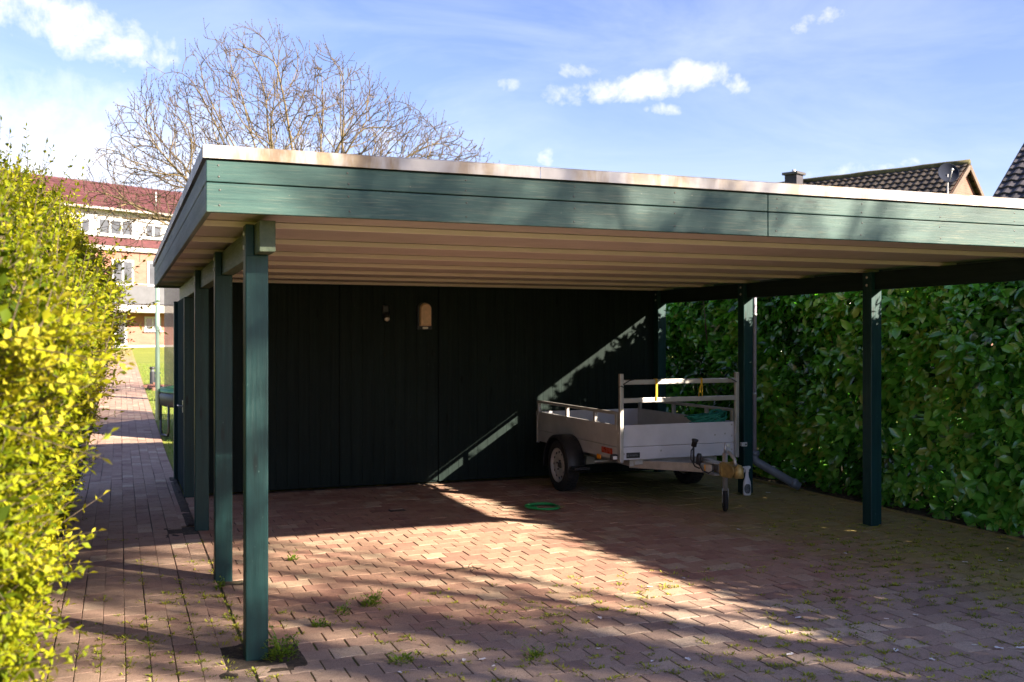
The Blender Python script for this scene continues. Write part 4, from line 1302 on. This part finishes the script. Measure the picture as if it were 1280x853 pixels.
def privet_hedge():
    t = thing('privet_hedge', 'sunlit yellow green small-leaved hedge at left along the brick path', 'hedge', (-.9, 6, 0))
    YA, YB = 2.6, 11.5
    mb = MB(); st = MB()
    def face(y, z):
        return -.44 + .31 * exp(-((z - 1.85) / .6) ** 2) + .03 * exp(-((z - .8) / .35) ** 2) - .10 * sstep(1.1, 0.2, z) + .20 * fbm(1, y, z, 1.5) + .10 * fbm(5, y, z, 4) - .10 * sstep(7, 11, y)
    def topz(x, y): return 2.46 - .42 * sstep(6.5, 3.0, y) + .14 * fbm(x, y, 2, 1.5) - .15 * sstep(7.5, 11, y) - .45 * sstep(-.55, -.05, x) ** 1.5
    def shoot(p, ax, L, n, rb, sc=1.0):
        side = ax.orthogonal().normalized(); ph = U(0, 6.28)
        bend = rdir() * .15
        for j in range(n):
            tt = (j + .5) / n
            q = p + ax * (L * tt) + bend * (L * tt * tt)
            a = ph + (j % 2) * pi / 2
            for s_ in (1, -1):
                sdv = (side * cos(a) + ax.cross(side) * sin(a)) * s_
                d = (sdv + ax * U(.35, 1.0) + rdir() * .25).normalized()
                l = U(.027, .047) * sc * (1 - .35 * tt)
                leaf4(mb, q, d, (ax + rdir() * .5).normalized(), l, l * U(.48, .6), max(0, min(1, rb + .28 * tt + G(0, .12))))
        leaf4(mb, p + ax * L + bend * L, ax, side, .03 * sc, .013 * sc, min(1, rb + .35))
        st.tube([p - ax * .05, p + ax * (L * .5) + bend * (L * .25), p + ax * L + bend * L], [.0022, .0016, .0008], 3, cap=False)
    for i in range(12500):
        y = YA + (YB - YA) * R() ** 1.15; z = U(.03, 2.5)
        x = face(y, z)
        if z > topz(x, y): continue
        p = V(x - U(.02, .16), y, z)
        ax = V(U(.4, 1), G(-.05, .5), G(.45, .4)).normalized()
        rb = .43 + .6 * fbm(y, z, 6, 1.8) + G(0, .12)
        shoot(p, ax, U(.07, .20) if R() < .93 else U(.2, .34), random.randint(6, 9), rb)
    for i in range(3000):
        y = U(YA, YB); x = U(-1.5, face(y, 2.2) + .05)
        p = V(x, y, topz(x, y) - U(.0, .12))
        ax = V(G(.1, .3), G(0, .3), 1).normalized()
        shoot(p, ax, U(.08, .2) if R() < .9 else U(.2, .38), random.randint(6, 9), .40 + G(0, .14))
    for i in range(42000):           # denser, shaded inside
        y = U(YA, YB); z = U(.02, 2.4); f = face(y, z)
        x = f - .03 - .5 * R() if R() < .7 else U(-1.6, f - .1)
        if z > topz(x, y) - .03: continue
        l = U(.035, .06)
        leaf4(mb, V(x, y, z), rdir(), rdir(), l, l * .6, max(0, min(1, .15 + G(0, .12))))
    mb.build('foliage', 'privet', t, recalc=False)
    y = YA
    while y < YB:
        x = U(-1.1, -.8)
        for k in range(6):
            tx, ty = U(-1.3, -.3), y + U(-.4, .4); h = U(1.6, 2.3)
            st.tube([(x, y, -.03), ((x + tx) / 2, y + (ty - y) * .4, h * .4), (tx, ty, h)], [.016, .011, .004], 5)
        y += U(.3, .5)
    st.build('stem', 'stem', t)
privet_hedge()

def shrub(name, c, rx, ry, rz, n, leaf, label, rb0):
    t = thing(name, label, 'shrub', (c[0], c[1], gz(c[1])))
    mb = MB(); st = MB()
    z0 = gz(c[1])
    for i in range(n):
        d = rdir(); r = R() ** .35 * (1 + .25 * fbm(d.x, d.y, d.z, 2))
        p = V(c[0] + d.x * rx * r, c[1] + d.y * ry * r, z0 + rz * (1 + d.z * r))
        if p.z < z0: continue
        leaf4(mb, p, (d + rdir()).normalized(), rdir(), leaf * U(.6, 1.2), leaf * .5, max(0, min(1, rb0 + G(0, .2))))
    for i in range(9):
        a = U(0, 6.28); st.tube([(c[0], c[1], z0 - .04), (c[0] + cos(a) * rx * .4, c[1] + sin(a) * ry * .4, z0 + rz), (c[0] + cos(a) * rx * .7, c[1] + sin(a) * ry * .7, z0 + rz * 1.7)], [.03, .02, .006], 5)
    mb.build('foliage', 'shrub', t, recalc=False); st.build('stem', 'stem', t)
random.seed(77)
shrub('round_shrub', (-2.6, 57, 0), 1.5, 1.3, 1.35, 5000, .16, 'yellow green round shrub in front of the brick apartment block', .6)

# ------------------------------------------------------------------ bare trees
def limb_path(a, b, n, sag, wob):
    """curved path from a to b: leaves steeply, wobbles"""
    pts = []
    d = b - a
    o1 = rdir() * wob * d.length; o2 = rdir() * wob * d.length
    for i in range(n + 1):
        t = i / n
        p = a + d * t + V(0, 0, sag * d.length * sin(pi * t)) + o1 * sin(pi * t) * .6 + o2 * sin(2 * pi * t) * .3 + rdir() * (.012 * d.length * (0 < i))
        pts.append(p)
    return pts
def grow(mb, tw, p, d, L, r, lev, maxlev, up=.12):
    """side branches with their own twigs"""
    n = max(3, int(L / .22)) if lev < maxlev else 3
    pts = [p]; dd = d.copy()
    for i in range(n):
        dd = (dd + rdir() * .20 + V(0, 0, up)).normalized()
        pts.append(pts[-1] + dd * (L / n))
    rs = [max(.0042, r * (1 - .78 * i / n)) for i in range(n + 1)]
    (mb if r > .012 else tw).tube(pts, rs, 6 if r > .02 else (4 if r > .008 else 3), R(), cap=False)
    if lev >= maxlev: return
    k = max(2, int(L / (.15 if lev >= 2 else .24)))
    for j in range(k):
        t = U(.18, 1.0); i = min(n - 1, int(t * n))
        q = pts[i].lerp(pts[i + 1], t * n - i)
        dirc = (pts[i + 1] - pts[i]).normalized()
        s = dirc.orthogonal().normalized(); a = U(0, 6.28)
        sd_ = s * cos(a) + dirc.cross(s) * sin(a)
        nd_ = (dirc * U(.6, 1.1) + sd_ * U(.5, 1.0)).normalized()
        grow(mb, tw, q, nd_, L * U(.32, .58) * (1 - .3 * t), max(.003, rs[i] * U(.45, .65)), lev + 1, maxlev, up)
def bare_tree(name, label, base, fork, targets, r0, maxlev, sub=(.9, 1.7), nsub=9):
    t = thing(name, label, 'tree', base)
    base = V(*base); fk = base + V(*fork)
    tk = MB(); mb = MB(); tw = MB()
    tk.tube([base + V(0, 0, -.1), base + V(0, 0, .2), base.lerp(fk, .4) + rdir() * .05, base.lerp(fk, .8), fk + V(0, 0, .25)], [r0 * 1.5, r0 * 1.15, r0, r0 * .95, r0 * .7], 14)
    for (x, y, z, rr) in targets:
        e = base + V(x, y, z)
        st = fk + V(U(-.1, .1), U(-.1, .1), U(-.35, .15))
        n = 12
        pts = limb_path(st, e, n, .10 if z > 3 else .16, .07)
        rs = [max(.008, rr * (1 - .85 * (i / n) ** .8)) for i in range(n + 1)]
        mb.tube(pts, rs, 8, R(), cap=False)
        Lm = (e - st).length
        for j in range(int(nsub * Lm / 4)):
            tt = U(.16, 1.0); i = min(n - 1, int(tt * n))
            q = pts[i].lerp(pts[i + 1], tt * n - i); dirc = (pts[i + 1] - pts[i]).normalized()
            s = dirc.orthogonal().normalized(); a = U(0, 6.28)
            nd_ = (dirc * U(.6, 1.1) + (s * cos(a) + dirc.cross(s) * sin(a)) * U(.5, .9)).normalized()
            grow(mb, tw, q, nd_, U(*sub) * (1.15 - .55 * tt), max(.006, rs[i] * U(.4, .65)), 1, maxlev)
        grow(mb, tw, pts[-1], (pts[-1] - pts[-2]).normalized(), .5, rs[-1], 1, maxlev)
    tk.build('trunk', 'bark', t); mb.build('branch', 'bark', t); tw.build('twigs', 'twig', t)
    return t
random.seed(101)
# crown directions along camera right (a) and depth (b); heights above the ground
ra, fa = V(cos(TH), -sin(TH), 0), V(sin(TH), cos(TH), 0)
def grown_tree(name, label, base, zf, inside, npts, r_tip, seed):
    """crown grown node by node towards points spread through its volume (space colonisation)"""
    from mathutils import kdtree
    random.seed(seed)
    base = V(*base)
    t = thing(name, label, 'tree', base)
    att = []
    while len(att) < npts:
        p = inside()
        if p is not None: att.append(base + p)
    nodes = [base + V(0, 0, zf * i / 8) for i in range(9)]; par = [-1] + list(range(8)); dirs = [V(0, 0, 1)] * 9
    STEP, KILL, INF = .18, .25, 2.6
    alive = att; pull_n = {}
    for it in range(90):
        kd = kdtree.KDTree(len(nodes))
        for i, q in enumerate(nodes): kd.insert(q, i)
        kd.balance()
        pull = {}; rest = []
        for p in alive:
            q, i, d = kd.find(p)
            if d < KILL: continue
            rest.append(p)
            if d < INF or it < 14: pull.setdefault(i, []).append((p - nodes[i]).normalized())
        alive = rest
        if not pull: break
        for i, ds in pull.items():
            v = V(0, 0, 0)
            for d in ds: v += d
            v = v.normalized() + dirs[i] * .85 + rdir() * .14 + V(0, 0, .16)
            if v.length < .01: continue
            v.normalize(); q = nodes[i] + v * STEP
            if kd.find(q)[2] < .10 or len([1 for z_ in pull_n.get(i, ())]) > 2: continue
            pull_n.setdefault(i, []).append(1)
            nodes.append(q); par.append(i); dirs.append(v)
    n = len(nodes); kids = [[] for _ in range(n)]
    for i in range(1, n): kids[par[i]].append(i)
    rad = [0.0] * n
    for i in range(n - 1, -1, -1):
        rad[i] = r_tip if not kids[i] else sum(rad[k] ** 2.35 for k in kids[i]) ** (1 / 2.35)
    rad = [min(r, .26) for r in rad]
    tk = MB(); br = MB(); tw = MB()
    # chains along the thickest child
    stack = [0]
    while stack:
        i = stack.pop(); ch = [par[i]] if par[i] >= 0 else []
        ch.append(i)
        while kids[ch[-1]]:
            ks = sorted(kids[ch[-1]], key=lambda k: -rad[k])
            stack.extend(ks[1:]); ch.append(ks[0])
        pts = [nodes[k] for k in ch]; rs = [rad[k] for k in ch]
        if par[i] >= 0: rs[0] = min(rs[0], rs[1] * 1.2)
        if i == 0:
            tk.tube(pts[:10], [r * (1.35 if k == 0 else 1.05) for k, r in enumerate(rs[:10])], 14); pts, rs = pts[9:], rs[9:]
        if len(pts) < 2: continue
        sm = [pts[0]] + [pts[k - 1] * .25 + pts[k] * .5 + pts[k + 1] * .25 for k in range(1, len(pts) - 1)] + [pts[-1]]
        (br if max(rs) > .014 else tw).tube(sm, rs, 7 if max(rs) > .03 else 4, R(), cap=False)
    for i in range(9, n):
        if rad[i] > .03: continue
        for _ in range(2 if not kids[i] else (1 if R() < .62 else 0)):
            d = (dirs[i] * .8 + rdir() * .8 + V(0, 0, .35)).normalized(); L = U(.14, .42)
            p = nodes[i]; q = p + d * (L * .5) + rdir() * .02; e = q + (d + V(0, 0, .35) + rdir() * .25).normalized() * (L * .5)
            tw.tube([p, q, e], [.0062, .0054, .004], 3, R(), cap=False)
            if R() < .6:
                f = q + (d + rdir() * .8).normalized() * L * .4; tw.tube([q, f], [.005, .004], 3, R(), cap=False)
            for _k in range(2):
                o = e if _k == 0 else q
                tw.tube([o, o + rdir() * .012, o + V(0, 0, .022)], [.007, .010, .003], 3, R(), cap=False)   # buds
    tk.build('trunk', 'bark', t); br.build('branch', 'bark', t); tw.build('twigs', 'twig', t)
    return t
TOPL = [(-3.75, 4.9), (-3.5, 5.9), (-3.1, 6.9), (-1.4, 8.35), (0, 8.75), (1.8, 7.9), (3.0, 7.0), (4.4, 6.1), (4.9, 5.4)]
def dome():
    a = U(-3.75, 4.9)
    for (x0, z0), (x1, z1) in zip(TOPL, TOPL[1:]):
        if x0 <= a <= x1: zt = z0 + (z1 - z0) * (a - x0) / (x1 - x0); break
    zb = 2.9 + .22 * abs(a) ** 1.1
    hb = 2.9 * sqrt(max(0, 1 - ((a - .3) / 4.8) ** 2))
    q = U(-1, 1)
    zt = zb + (zt - .35 - zb) * sqrt(max(0, 1 - .75 * q * q))
    z = zb + (zt - zb) * R() ** .6
    if z > zt: return None
    p = ra * a + fa * (q * hb); return V(p.x, p.y, z - .17)
grown_tree('bare_tree', 'leafless spring tree with a broad twiggy crown behind the carport roof', (3.2, 22.4, .17), 1.9, dome, 5600, .0066, 12)
# the tree behind the photographer, whose shade falls on the fascia, the posts and the front paving
random.seed(57)
sb_ = V(12.4, -6.2, -.03)
sg = [(G(-.4, .95), G(0, .9), U(6.2, 10.2), U(.06, .11)) for _ in range(20)]
for (x, y, z) in ((8.3, -2.6, 7.2), (9.2, -2.2, 6.9), (9.9, -2.4, 7.2), (10.6, -2.1, 6.9), (11.2, -2.5, 7.1)):
    sg.append((x - 12.4, y + 6.2, z, U(.08, .11)))
shade = bare_tree('sparse_tree', 'half bare tree with sparse young leaves behind the camera', sb_, (0, 0, 3.4), sg, .26, 3, (.8, 1.5), 9)
mb = MB()
for k in range(72):
    c = sb_ + V(G(-.45, .85), G(0, .8), U(5.9, 10.3))
    rr = U(.14, .34)
    for _ in range(int(260 * rr)):
        d = rdir()
        leaf4(mb, c + d * rr * R() ** .4, rdir(), rdir(), U(.07, .12), .055, R())
for k in range(38):
    c = sb_ + V(U(-.9, 1.3), G(0, .6), U(8.5, 10.1))
    rr = U(.14, .36)
    for _ in range(int(330 * rr)):
        d = rdir()
        leaf4(mb, c + d * rr * R() ** .4, rdir(), rdir(), U(.07, .12), .055, R())
mb.build('foliage', 'shrub', shade, recalc=False)

# ------------------------------------------------------------------ houses
def tiled_plane(o, du, dv, nu, nv, mat_rnd=True, tw_=.25, th_=.30, spu=5):
    """pantiled slope: o = lower corner, du along the eave, dv up the slope (unit), nu x nv tiles"""
    mb = MB(); nrm = du.cross(dv).normalized()
    if nrm.z < 0: nrm = -nrm
    for j in range(nv):
        for i in range(nu):
            vs_ = []; rn = R()
            for (t, lift) in ((0, .045), (1.06, .0)):
                for k in range(spu + 1):
                    f = k / spu
                    h = .017 * sin(2 * pi * f) + lift
                    vs_.append(o + du * ((i + f) * tw_) + dv * ((j + t) * th_) + nrm * h)
            n = spu + 1
            fs = [(k, k + 1, n + k + 1, n + k) for k in range(spu)]
            # front edge of the tile
            vs_ += [vs_[k] - nrm * .04 for k in range(n)]
            fs += [(2 * n + k, 2 * n + k + 1, k + 1, k) for k in range(spu)]
            mb.add(vs_, fs, rn, False)
    return mb

def gable_house(name, label, apex, axis, length, half, pitch, wall_h0, wallmat, tilemat, rows, chim=None):
    """apex: world point of the near end of the ridge; axis: unit horizontal direction away along the ridge"""
    axis = Vector(axis).normalized(); left = V(-axis.y, axis.x, 0)     # left of the ridge seen along axis
    apex = Vector(apex)
    t = thing(name, label, 'house', (apex.x, apex.y, 0))
    tp = math.tan(pitch)
    drop = half * tp
    ez = apex.z - drop
    for s_ in (1, -1):
        out = left * s_
        dv = (-out * cos(pitch) + V(0, 0, sin(pitch)))
        sl = half / cos(pitch) + .35
        nv = int(sl / .30); nu = int(length / .25)
        o = apex - dv * (nv * .30) + V(0, 0, .02) - axis * .02
        mb = tiled_plane(o, axis, dv, nu, nv)
        mb.build('roof', tilemat, t)
        # verge boards
        for q in (-.06, nu * .25 + .02):
            m2 = MB(); a = apex + axis * q - V(0, 0, .10); b = a - dv * (nv * .30)
            m2.bar(b, a, .05, .15, up=dv.cross(axis)); m2.build('verge_board', 'woodbrown', t)
    m2 = MB(); m2.tube([apex + axis * (-.06) + V(0, 0, .03)] + [apex + axis * (length * i / 20) + V(0, 0, .03 + U(-.012, .012)) for i in range(1, 21)], .10, 8)
    m2.build('ridge_tile', 'lichen', t)
    m2 = MB()
    nrm_w = .25
    hw = half - .3
    def P(a, o, z): return apex + axis * a + left * o + V(0, 0, z - apex.z)
    gt = apex.z - .16
    pts = [(-hw, 0), (hw, 0), (hw, gt - hw * tp), (0, gt), (-hw, gt - hw * tp)]
    vs_ = [P(.12, a, b) for a, b in pts] + [P(length - .12, a, b) for a, b in pts]
    m2.add(vs_, [(0, 1, 2, 3, 4), (9, 8, 7, 6, 5), (0, 5, 6, 1), (1, 6, 7, 2), (0, 4, 9, 5)])
    o = m2.build('wall', wallmat, t)
    # windows in the near gable, below the carport's roof line
    for (a, zb) in ((-1.6, 3.0), (1.6, 3.0), (-1.6, .9), (1.6, .9)):
        m2 = MB()
        m2.add([P(.10, a + u, zb + v) for u, v in ((-.6, 0), (.6, 0), (.6, 1.2), (-.6, 1.2))] + [P(.16, a + u, zb + v) for u, v in ((-.6, 0), (.6, 0), (.6, 1.2), (-.6, 1.2))],
               [(0, 1, 2, 3), (4, 7, 6, 5), (0, 4, 5, 1), (1, 5, 6, 2), (2, 6, 7, 3), (3, 7, 4, 0)])
        wn = m2.build('window', 'render', t)
        m2 = MB(); m2.add([P(.095, a + u, zb + v) for u, v in ((-.52, .08), (.52, .08), (.52, 1.12), (-.52, 1.12))], [(0, 1, 2, 3)]); m2.build('pane', 'glass', wn)
    if chim:
        ca, co, cw, zt = chim
        m2 = MB()
        c = apex + axis * ca + left * co
        rot = Matrix.Rotation(math.atan2(axis.y, axis.x), 3, 'Z')
        m2.box(c.x - cw / 2, c.x + cw / 2, c.y - cw / 2, c.y + cw / 2, ez, zt - .12, 0, .5, rot)
        ch = m2.build('chimney', 'tile_blue', t)
        m2 = MB(); m2.box(c.x - cw * .66, c.x + cw * .66, c.y - cw * .66, c.y + cw * .66, zt - .12, zt - .03, .01, .5, rot); m2.build('cap', 'chain', ch)
        m2 = MB(); m2.tube([V(c.x, c.y, zt - .03), V(c.x, c.y, zt + .08)], .07, 10); m2.build('flue', 'pole', ch)
    return t
random.seed(61)
DIR1 = V(sin(TH - radians(46.1)), cos(TH - radians(46.1)), 0)
def world(px, py, d):
    u = (px - 640) / 1260 * d
    return V(d * sin(TH) + u * cos(TH), d * cos(TH) - u * sin(TH), 1.65 - (py - 423) / 1260 * d)
ap1 = world(1210, 204.5, 32)
gable_house('brick_house', 'pink brick gable house with dark brown pantiles and chimney behind the hedge', ap1, DIR1, 7.2, 4.2, radians(36), 0, 'brick_pink', 'tile', 12, chim=(5.75, .55, .46, 1.65 + (423 - 217.5) / 1260 * 36))
ap2 = world(1280, 182, 24)
left1 = V(-DIR1.y, DIR1.x, 0)
# second house: far end of its roof is the sloping edge at the picture's right border
tp = math.tan(radians(35))
ridge2 = ap2 - left1 * 2.4 + V(0, 0, 2.4 * tp)
gable_house('brick_house', 'nearer house with anthracite pantiled roof cut off by the right edge of the photo', ridge2 - DIR1 * 9.0, DIR1, 9.0, 4.6, radians(35), 0, 'brick_pink', 'tile_blue', 14)

# satellite dish on a mast by the first house
dcen = world(1185, 217, 29.5)
sdh = thing('satellite_dish', 'dark round satellite dish on a thin pale mast in front of the tiled roof', 'satellite dish', (dcen.x + .05, dcen.y, 0))
mb = MB()
fx = (V(0, 0, 1.65) - dcen); fx.z = 0; fx.normalize(); fx = (fx + V(.35, -.1, .25)).normalized()
prof = [(r, .10 - .10 * (1 - (r / .30) ** 2)) for r in (.0, .06, .12, .18, .24, .285, .30)] + [(.305, .10), (.285, .085), (.2, .03), (.1, -.01), (0, -.02)]
mb.lathe(prof, dcen - fx * .05, fx, 28); mb.build('reflector', 'dish', sdh)
mb = MB(); mpt = dcen - fx * .03
mb.tube([V(mpt.x, mpt.y, 0), V(mpt.x, mpt.y, dcen.z - .02)], .022, 10)
mb.build('mast', 'pole', sdh)
mb = MB(); mb.tube([dcen - fx * .04 + V(0, 0, -.28), dcen + fx * .18 + V(0, 0, -.25), dcen + fx * .32 + V(0, 0, -.05)], .010, 6)
mb.lathe([(0, -.05), (.03, -.05), (.035, .03), (0, .03)], dcen + fx * .32 + V(0, 0, -.03), fx, 10); mb.build('feed_arm', 'pole', sdh)

# apartment block at the end of the path
def apartment():
    fd = V(sin(TH + radians(40)), cos(TH + radians(40)), 0)      # along the facade, to the right
    o = world(195, 434, 62)
    ang = math.atan2(fd.y, fd.x)
    z0 = 1.05
    t = thing('apartment_block', 'brick and white apartment block with wine red roof at the end of the path', 'building', (o.x, o.y, z0))
    t.rotation_euler = (0, 0, ang)
    S = 62 / 1260
    def B(name, mat, boxes, par=None, bev=0.0):
        mb = MB()
        for b in boxes: mb.box(*b, bev)
        me_o = mb.build(name, mat, loc=(0, 0, 0)); me_o.parent = par or t
        return me_o
    # local frame: x along the facade, y into the building, z above base
    L0, L1 = -14, 30
    B('brick_wall', 'brick', [(L0, L1, 0, 10, -.5, 5.80)])
    B('white_wall', 'render', [(L0, L1, .35, 9.65, 6.45, 8.30)])
    B('cornice', 'cream', [(L0, L1, -.22, .3, 5.80, 6.10)])
    # strip of tiles at the foot of the attic storey, main roof
    mb = MB(); mb.add([(L0, -.3, 6.10), (L1, -.3, 6.10), (L1, .349, 6.62), (L0, .349, 6.62)], [(0, 1, 2, 3)]); mb.add([(L0, -.3, 6.10), (L1, -.3, 6.10), (L1, .349, 6.10), (L0, .349, 6.10)], [(0, 1, 2, 3)])
    q = mb.build('tile_strip', 'tile_red', loc=(0, 0, 0)); q.parent = t
    random.seed(9)
    mb = tiled_plane(V(L0, -.15, 8.30), V(1, 0, 0), V(0, cos(radians(30)), sin(radians(30))), int((L1 - L0) / .42), 10, tw_=.42, th_=.40, spu=3)
    q = mb.build('roof', 'tile_red', loc=(0, 0, 0)); q.parent = t
    mb = MB(); mb.add([(L0, 3.3, 10.3), (L1, 3.3, 10.3), (L1, 10, 8.3), (L0, 10, 8.3), (L0, -.15, 8.28), (L1, -.15, 8.28)], [(0, 1, 2, 3), (4, 5, 2, 3), (0, 4, 3), (1, 5, 2)])
    q = mb.build('roof_rear', 'tile_red', loc=(0, 0, 0)); q.parent = t
    B('gutter', 'cream', [(L0, L1, -.28, -.16, 8.18, 8.30)])
    # projecting ground floor with its white edge and balcony front
    B('balcony', 'zincgrey', [(L0, L1, -1.60, -1.54, 2.62, 3.70)])
    B('balcony_slab', 'cream', [(L0, L1, -1.75, -.005, 2.12, 2.55)])
    mb = MB(); mb.tube([(L0, -1.57, 3.78), (L1, -1.57, 3.78)], .03, 6)
    for i in range(28): mb.tube([(L0 + 1.6 * i, -1.57, 2.56), (L0 + 1.6 * i, -1.57, 3.78)], .022, 5)
    q = mb.build('railing', 'pole', loc=(0, 0, 0)); q.parent = t
    def window(x0, x1, za, zb, y=-.02, mull=1):
        fr = B('window', 'render', [(x0, x1, y - .04, y + .03, za, zb)])
        n = mull + 1; wd = (x1 - x0 - .12 * (n + 1)) / n
        B('pane', 'glass', [(x0 + .12 + i * (wd + .12), x0 + .12 + i * (wd + .12) + wd, y - .055, y - .042, za + .12, zb - .12) for i in range(n)], fr)
        B('sill', 'render', [(x0 - .1, x1 + .1, y - .14, y - .045, za - .07, za - .004)], fr)
    for k in range(-2, 5):
        ox = 4.6 * k
        window(ox - .75 * 1.05, ox + .3, 1.05, 1.92)
        window(ox - .6, ox + .9, 3.75, 5.3)
        window(ox - 2.9, ox - 1.5, 3.75, 5.3)
        window(ox - 3.6, ox - 1.3, 6.72, 7.75, .33, 2)
        window(ox - .6, ox + .6, 6.75, 7.65, .33, 1)
    dr_ = B('door', 'render', [(-2.75, -1.95, -.07, .02, 0, 2.05)])
    B('pane', 'glass', [(-2.6, -2.1, -.085, -.072, .25, 1.9)], dr_)
    B('plinth', 'cream', [(L0, L1, -.04, -.004, -.5, .18)])
    mb = MB(); mb.tube([(.4, .7, 8.8), (.4, .7, 9.7)], .05, 6); q = mb.build('vent_pipe', 'pole', loc=(0, 0, 0)); q.parent = t
apartment()

# ------------------------------------------------------------------ trampoline behind the shed
tx, ty, tR, tz = 2.28, 17.6, 1.66, .72
g0 = gz(ty)
tp_ = thing('trampoline', 'garden trampoline with green pad and dark safety net behind the shed', 'trampoline', (tx, ty, g0))
mb = MB(); mb.tube([(tx + tR * cos(a), ty + tR * sin(a), g0 + tz) for a in [2 * pi * k / 40 for k in range(40)]], .025, 8, closed=True); mb.build('frame', 'darksteel', tp_)
mb = MB(); mb.lathe([(1.34, .0), (1.34, .03), (1.5, .045), (1.69, .03), (1.69, -.02)], (tx, ty, g0 + tz + .02), V(0, 0, 1), 40); mb.build('pad', 'greenpad', tp_)
mb = MB(); mb.lathe([(0, .0), (.7, .004), (1.35, .01)], (tx, ty, g0 + tz), V(0, 0, 1), 32); mb.build('mat', 'black', tp_)
mb = MB(); mb.lathe([(1.60, .05), (1.60, 1.95)], (tx, ty, g0 + tz), V(0, 0, 1), 40); mb.build('net', 'net', tp_)
mb = MB(); mb.lathe([(1.66, .0), (1.70, -.05), (1.68, -.22), (1.62, -.24)], (tx, ty, g0 + tz), V(0, 0, 1), 40); mb.build('skirt', 'black', tp_)
for k in range(6):
    a = pi + .06 + 2 * pi * k / 6
    p = V(tx + (tR + .05) * cos(a), ty + (tR + .05) * sin(a), g0)
    mb = MB(); mb.tube([p + V(0, 0, .25), p + V(0, 0, tz + 1.98)], .035, 8); mb.build('net_pole', 'greenpole', tp_)
    if k % 2 == 0 or True:
        a2 = a + .30
        q = V(tx + tR * cos(a2), ty + tR * sin(a2), g0); p2 = V(tx + tR * cos(a), ty + tR * sin(a), g0)
        mb = MB(); mb.tube([p2 + V(0, 0, tz), p2 + V(0, 0, .10), p2 + (q - p2) * .12 + V(0, 0, .02), p2 + (q - p2) * .88 + V(0, 0, .02), q + V(0, 0, .10), q + V(0, 0, tz)], .020, 8); mb.build('leg', 'darksteel', tp_)

# bollard lights in the lawn
def bollard(x, y, h, label):
    z = gz(y) - .03
    t = thing('bollard_light', label, 'bollard', (x, y, z), 'dark bollards beside the path')
    mb = MB(); mb.lathe([(0, 0), (.085, 0), (.085, .02), (.07, .025), (.07, h * .72), (.06, h * .73)], (x, y, z), V(0, 0, 1), 16); mb.build('post', 'black', t)
    mb = MB(); mb.lathe([(.055, h * .73), (.055, h * .86)], (x, y, z), V(0, 0, 1), 14); mb.build('lens', 'labelgrey', t)
    mb = MB(); mb.lathe([(.055, h * .86), (.078, h * .87), (.078, h * .96), (.05, h), (0, h)], (x, y, z), V(0, 0, 1), 16); mb.build('cap', 'black', t)
bollard(.86, 30.6, .52, 'taller dark bollard beside the far path, the one farther from the trampoline')
bollard(.94, 28.6, .48, 'shorter dark bollard beside the far path, the one nearer the trampoline')
mb = MB()
for i in range(26):
    a = U(0, 6.28); rr = U(.15, .42); x = .95 + rr * cos(a) * .7; y = 29.4 + rr * sin(a) * 3; z = gz(y)
    mb.box(x - .09, x + .09, y - .05, y + .05, z - .05, z + U(.02, .07), .012, R(), Matrix.Rotation(U(0, 3), 3, 'Z'))
struct(mb.build('brick_edging', 'brick_pink'))
# low dark strip along the left of the far path
mb = MB()
for i in range(14):
    y = 13.5 + i * 2.0
    mb.bar((-.50, y, gz(y) + .10), (-.50, y + 1.98, gz(y + 1.98) + .10), .05, .28)
tag(mb.build('dark_strip', 'chain', loc=(0, 0, 0)), 'low dark strip along the left side of the far path', 'edging')
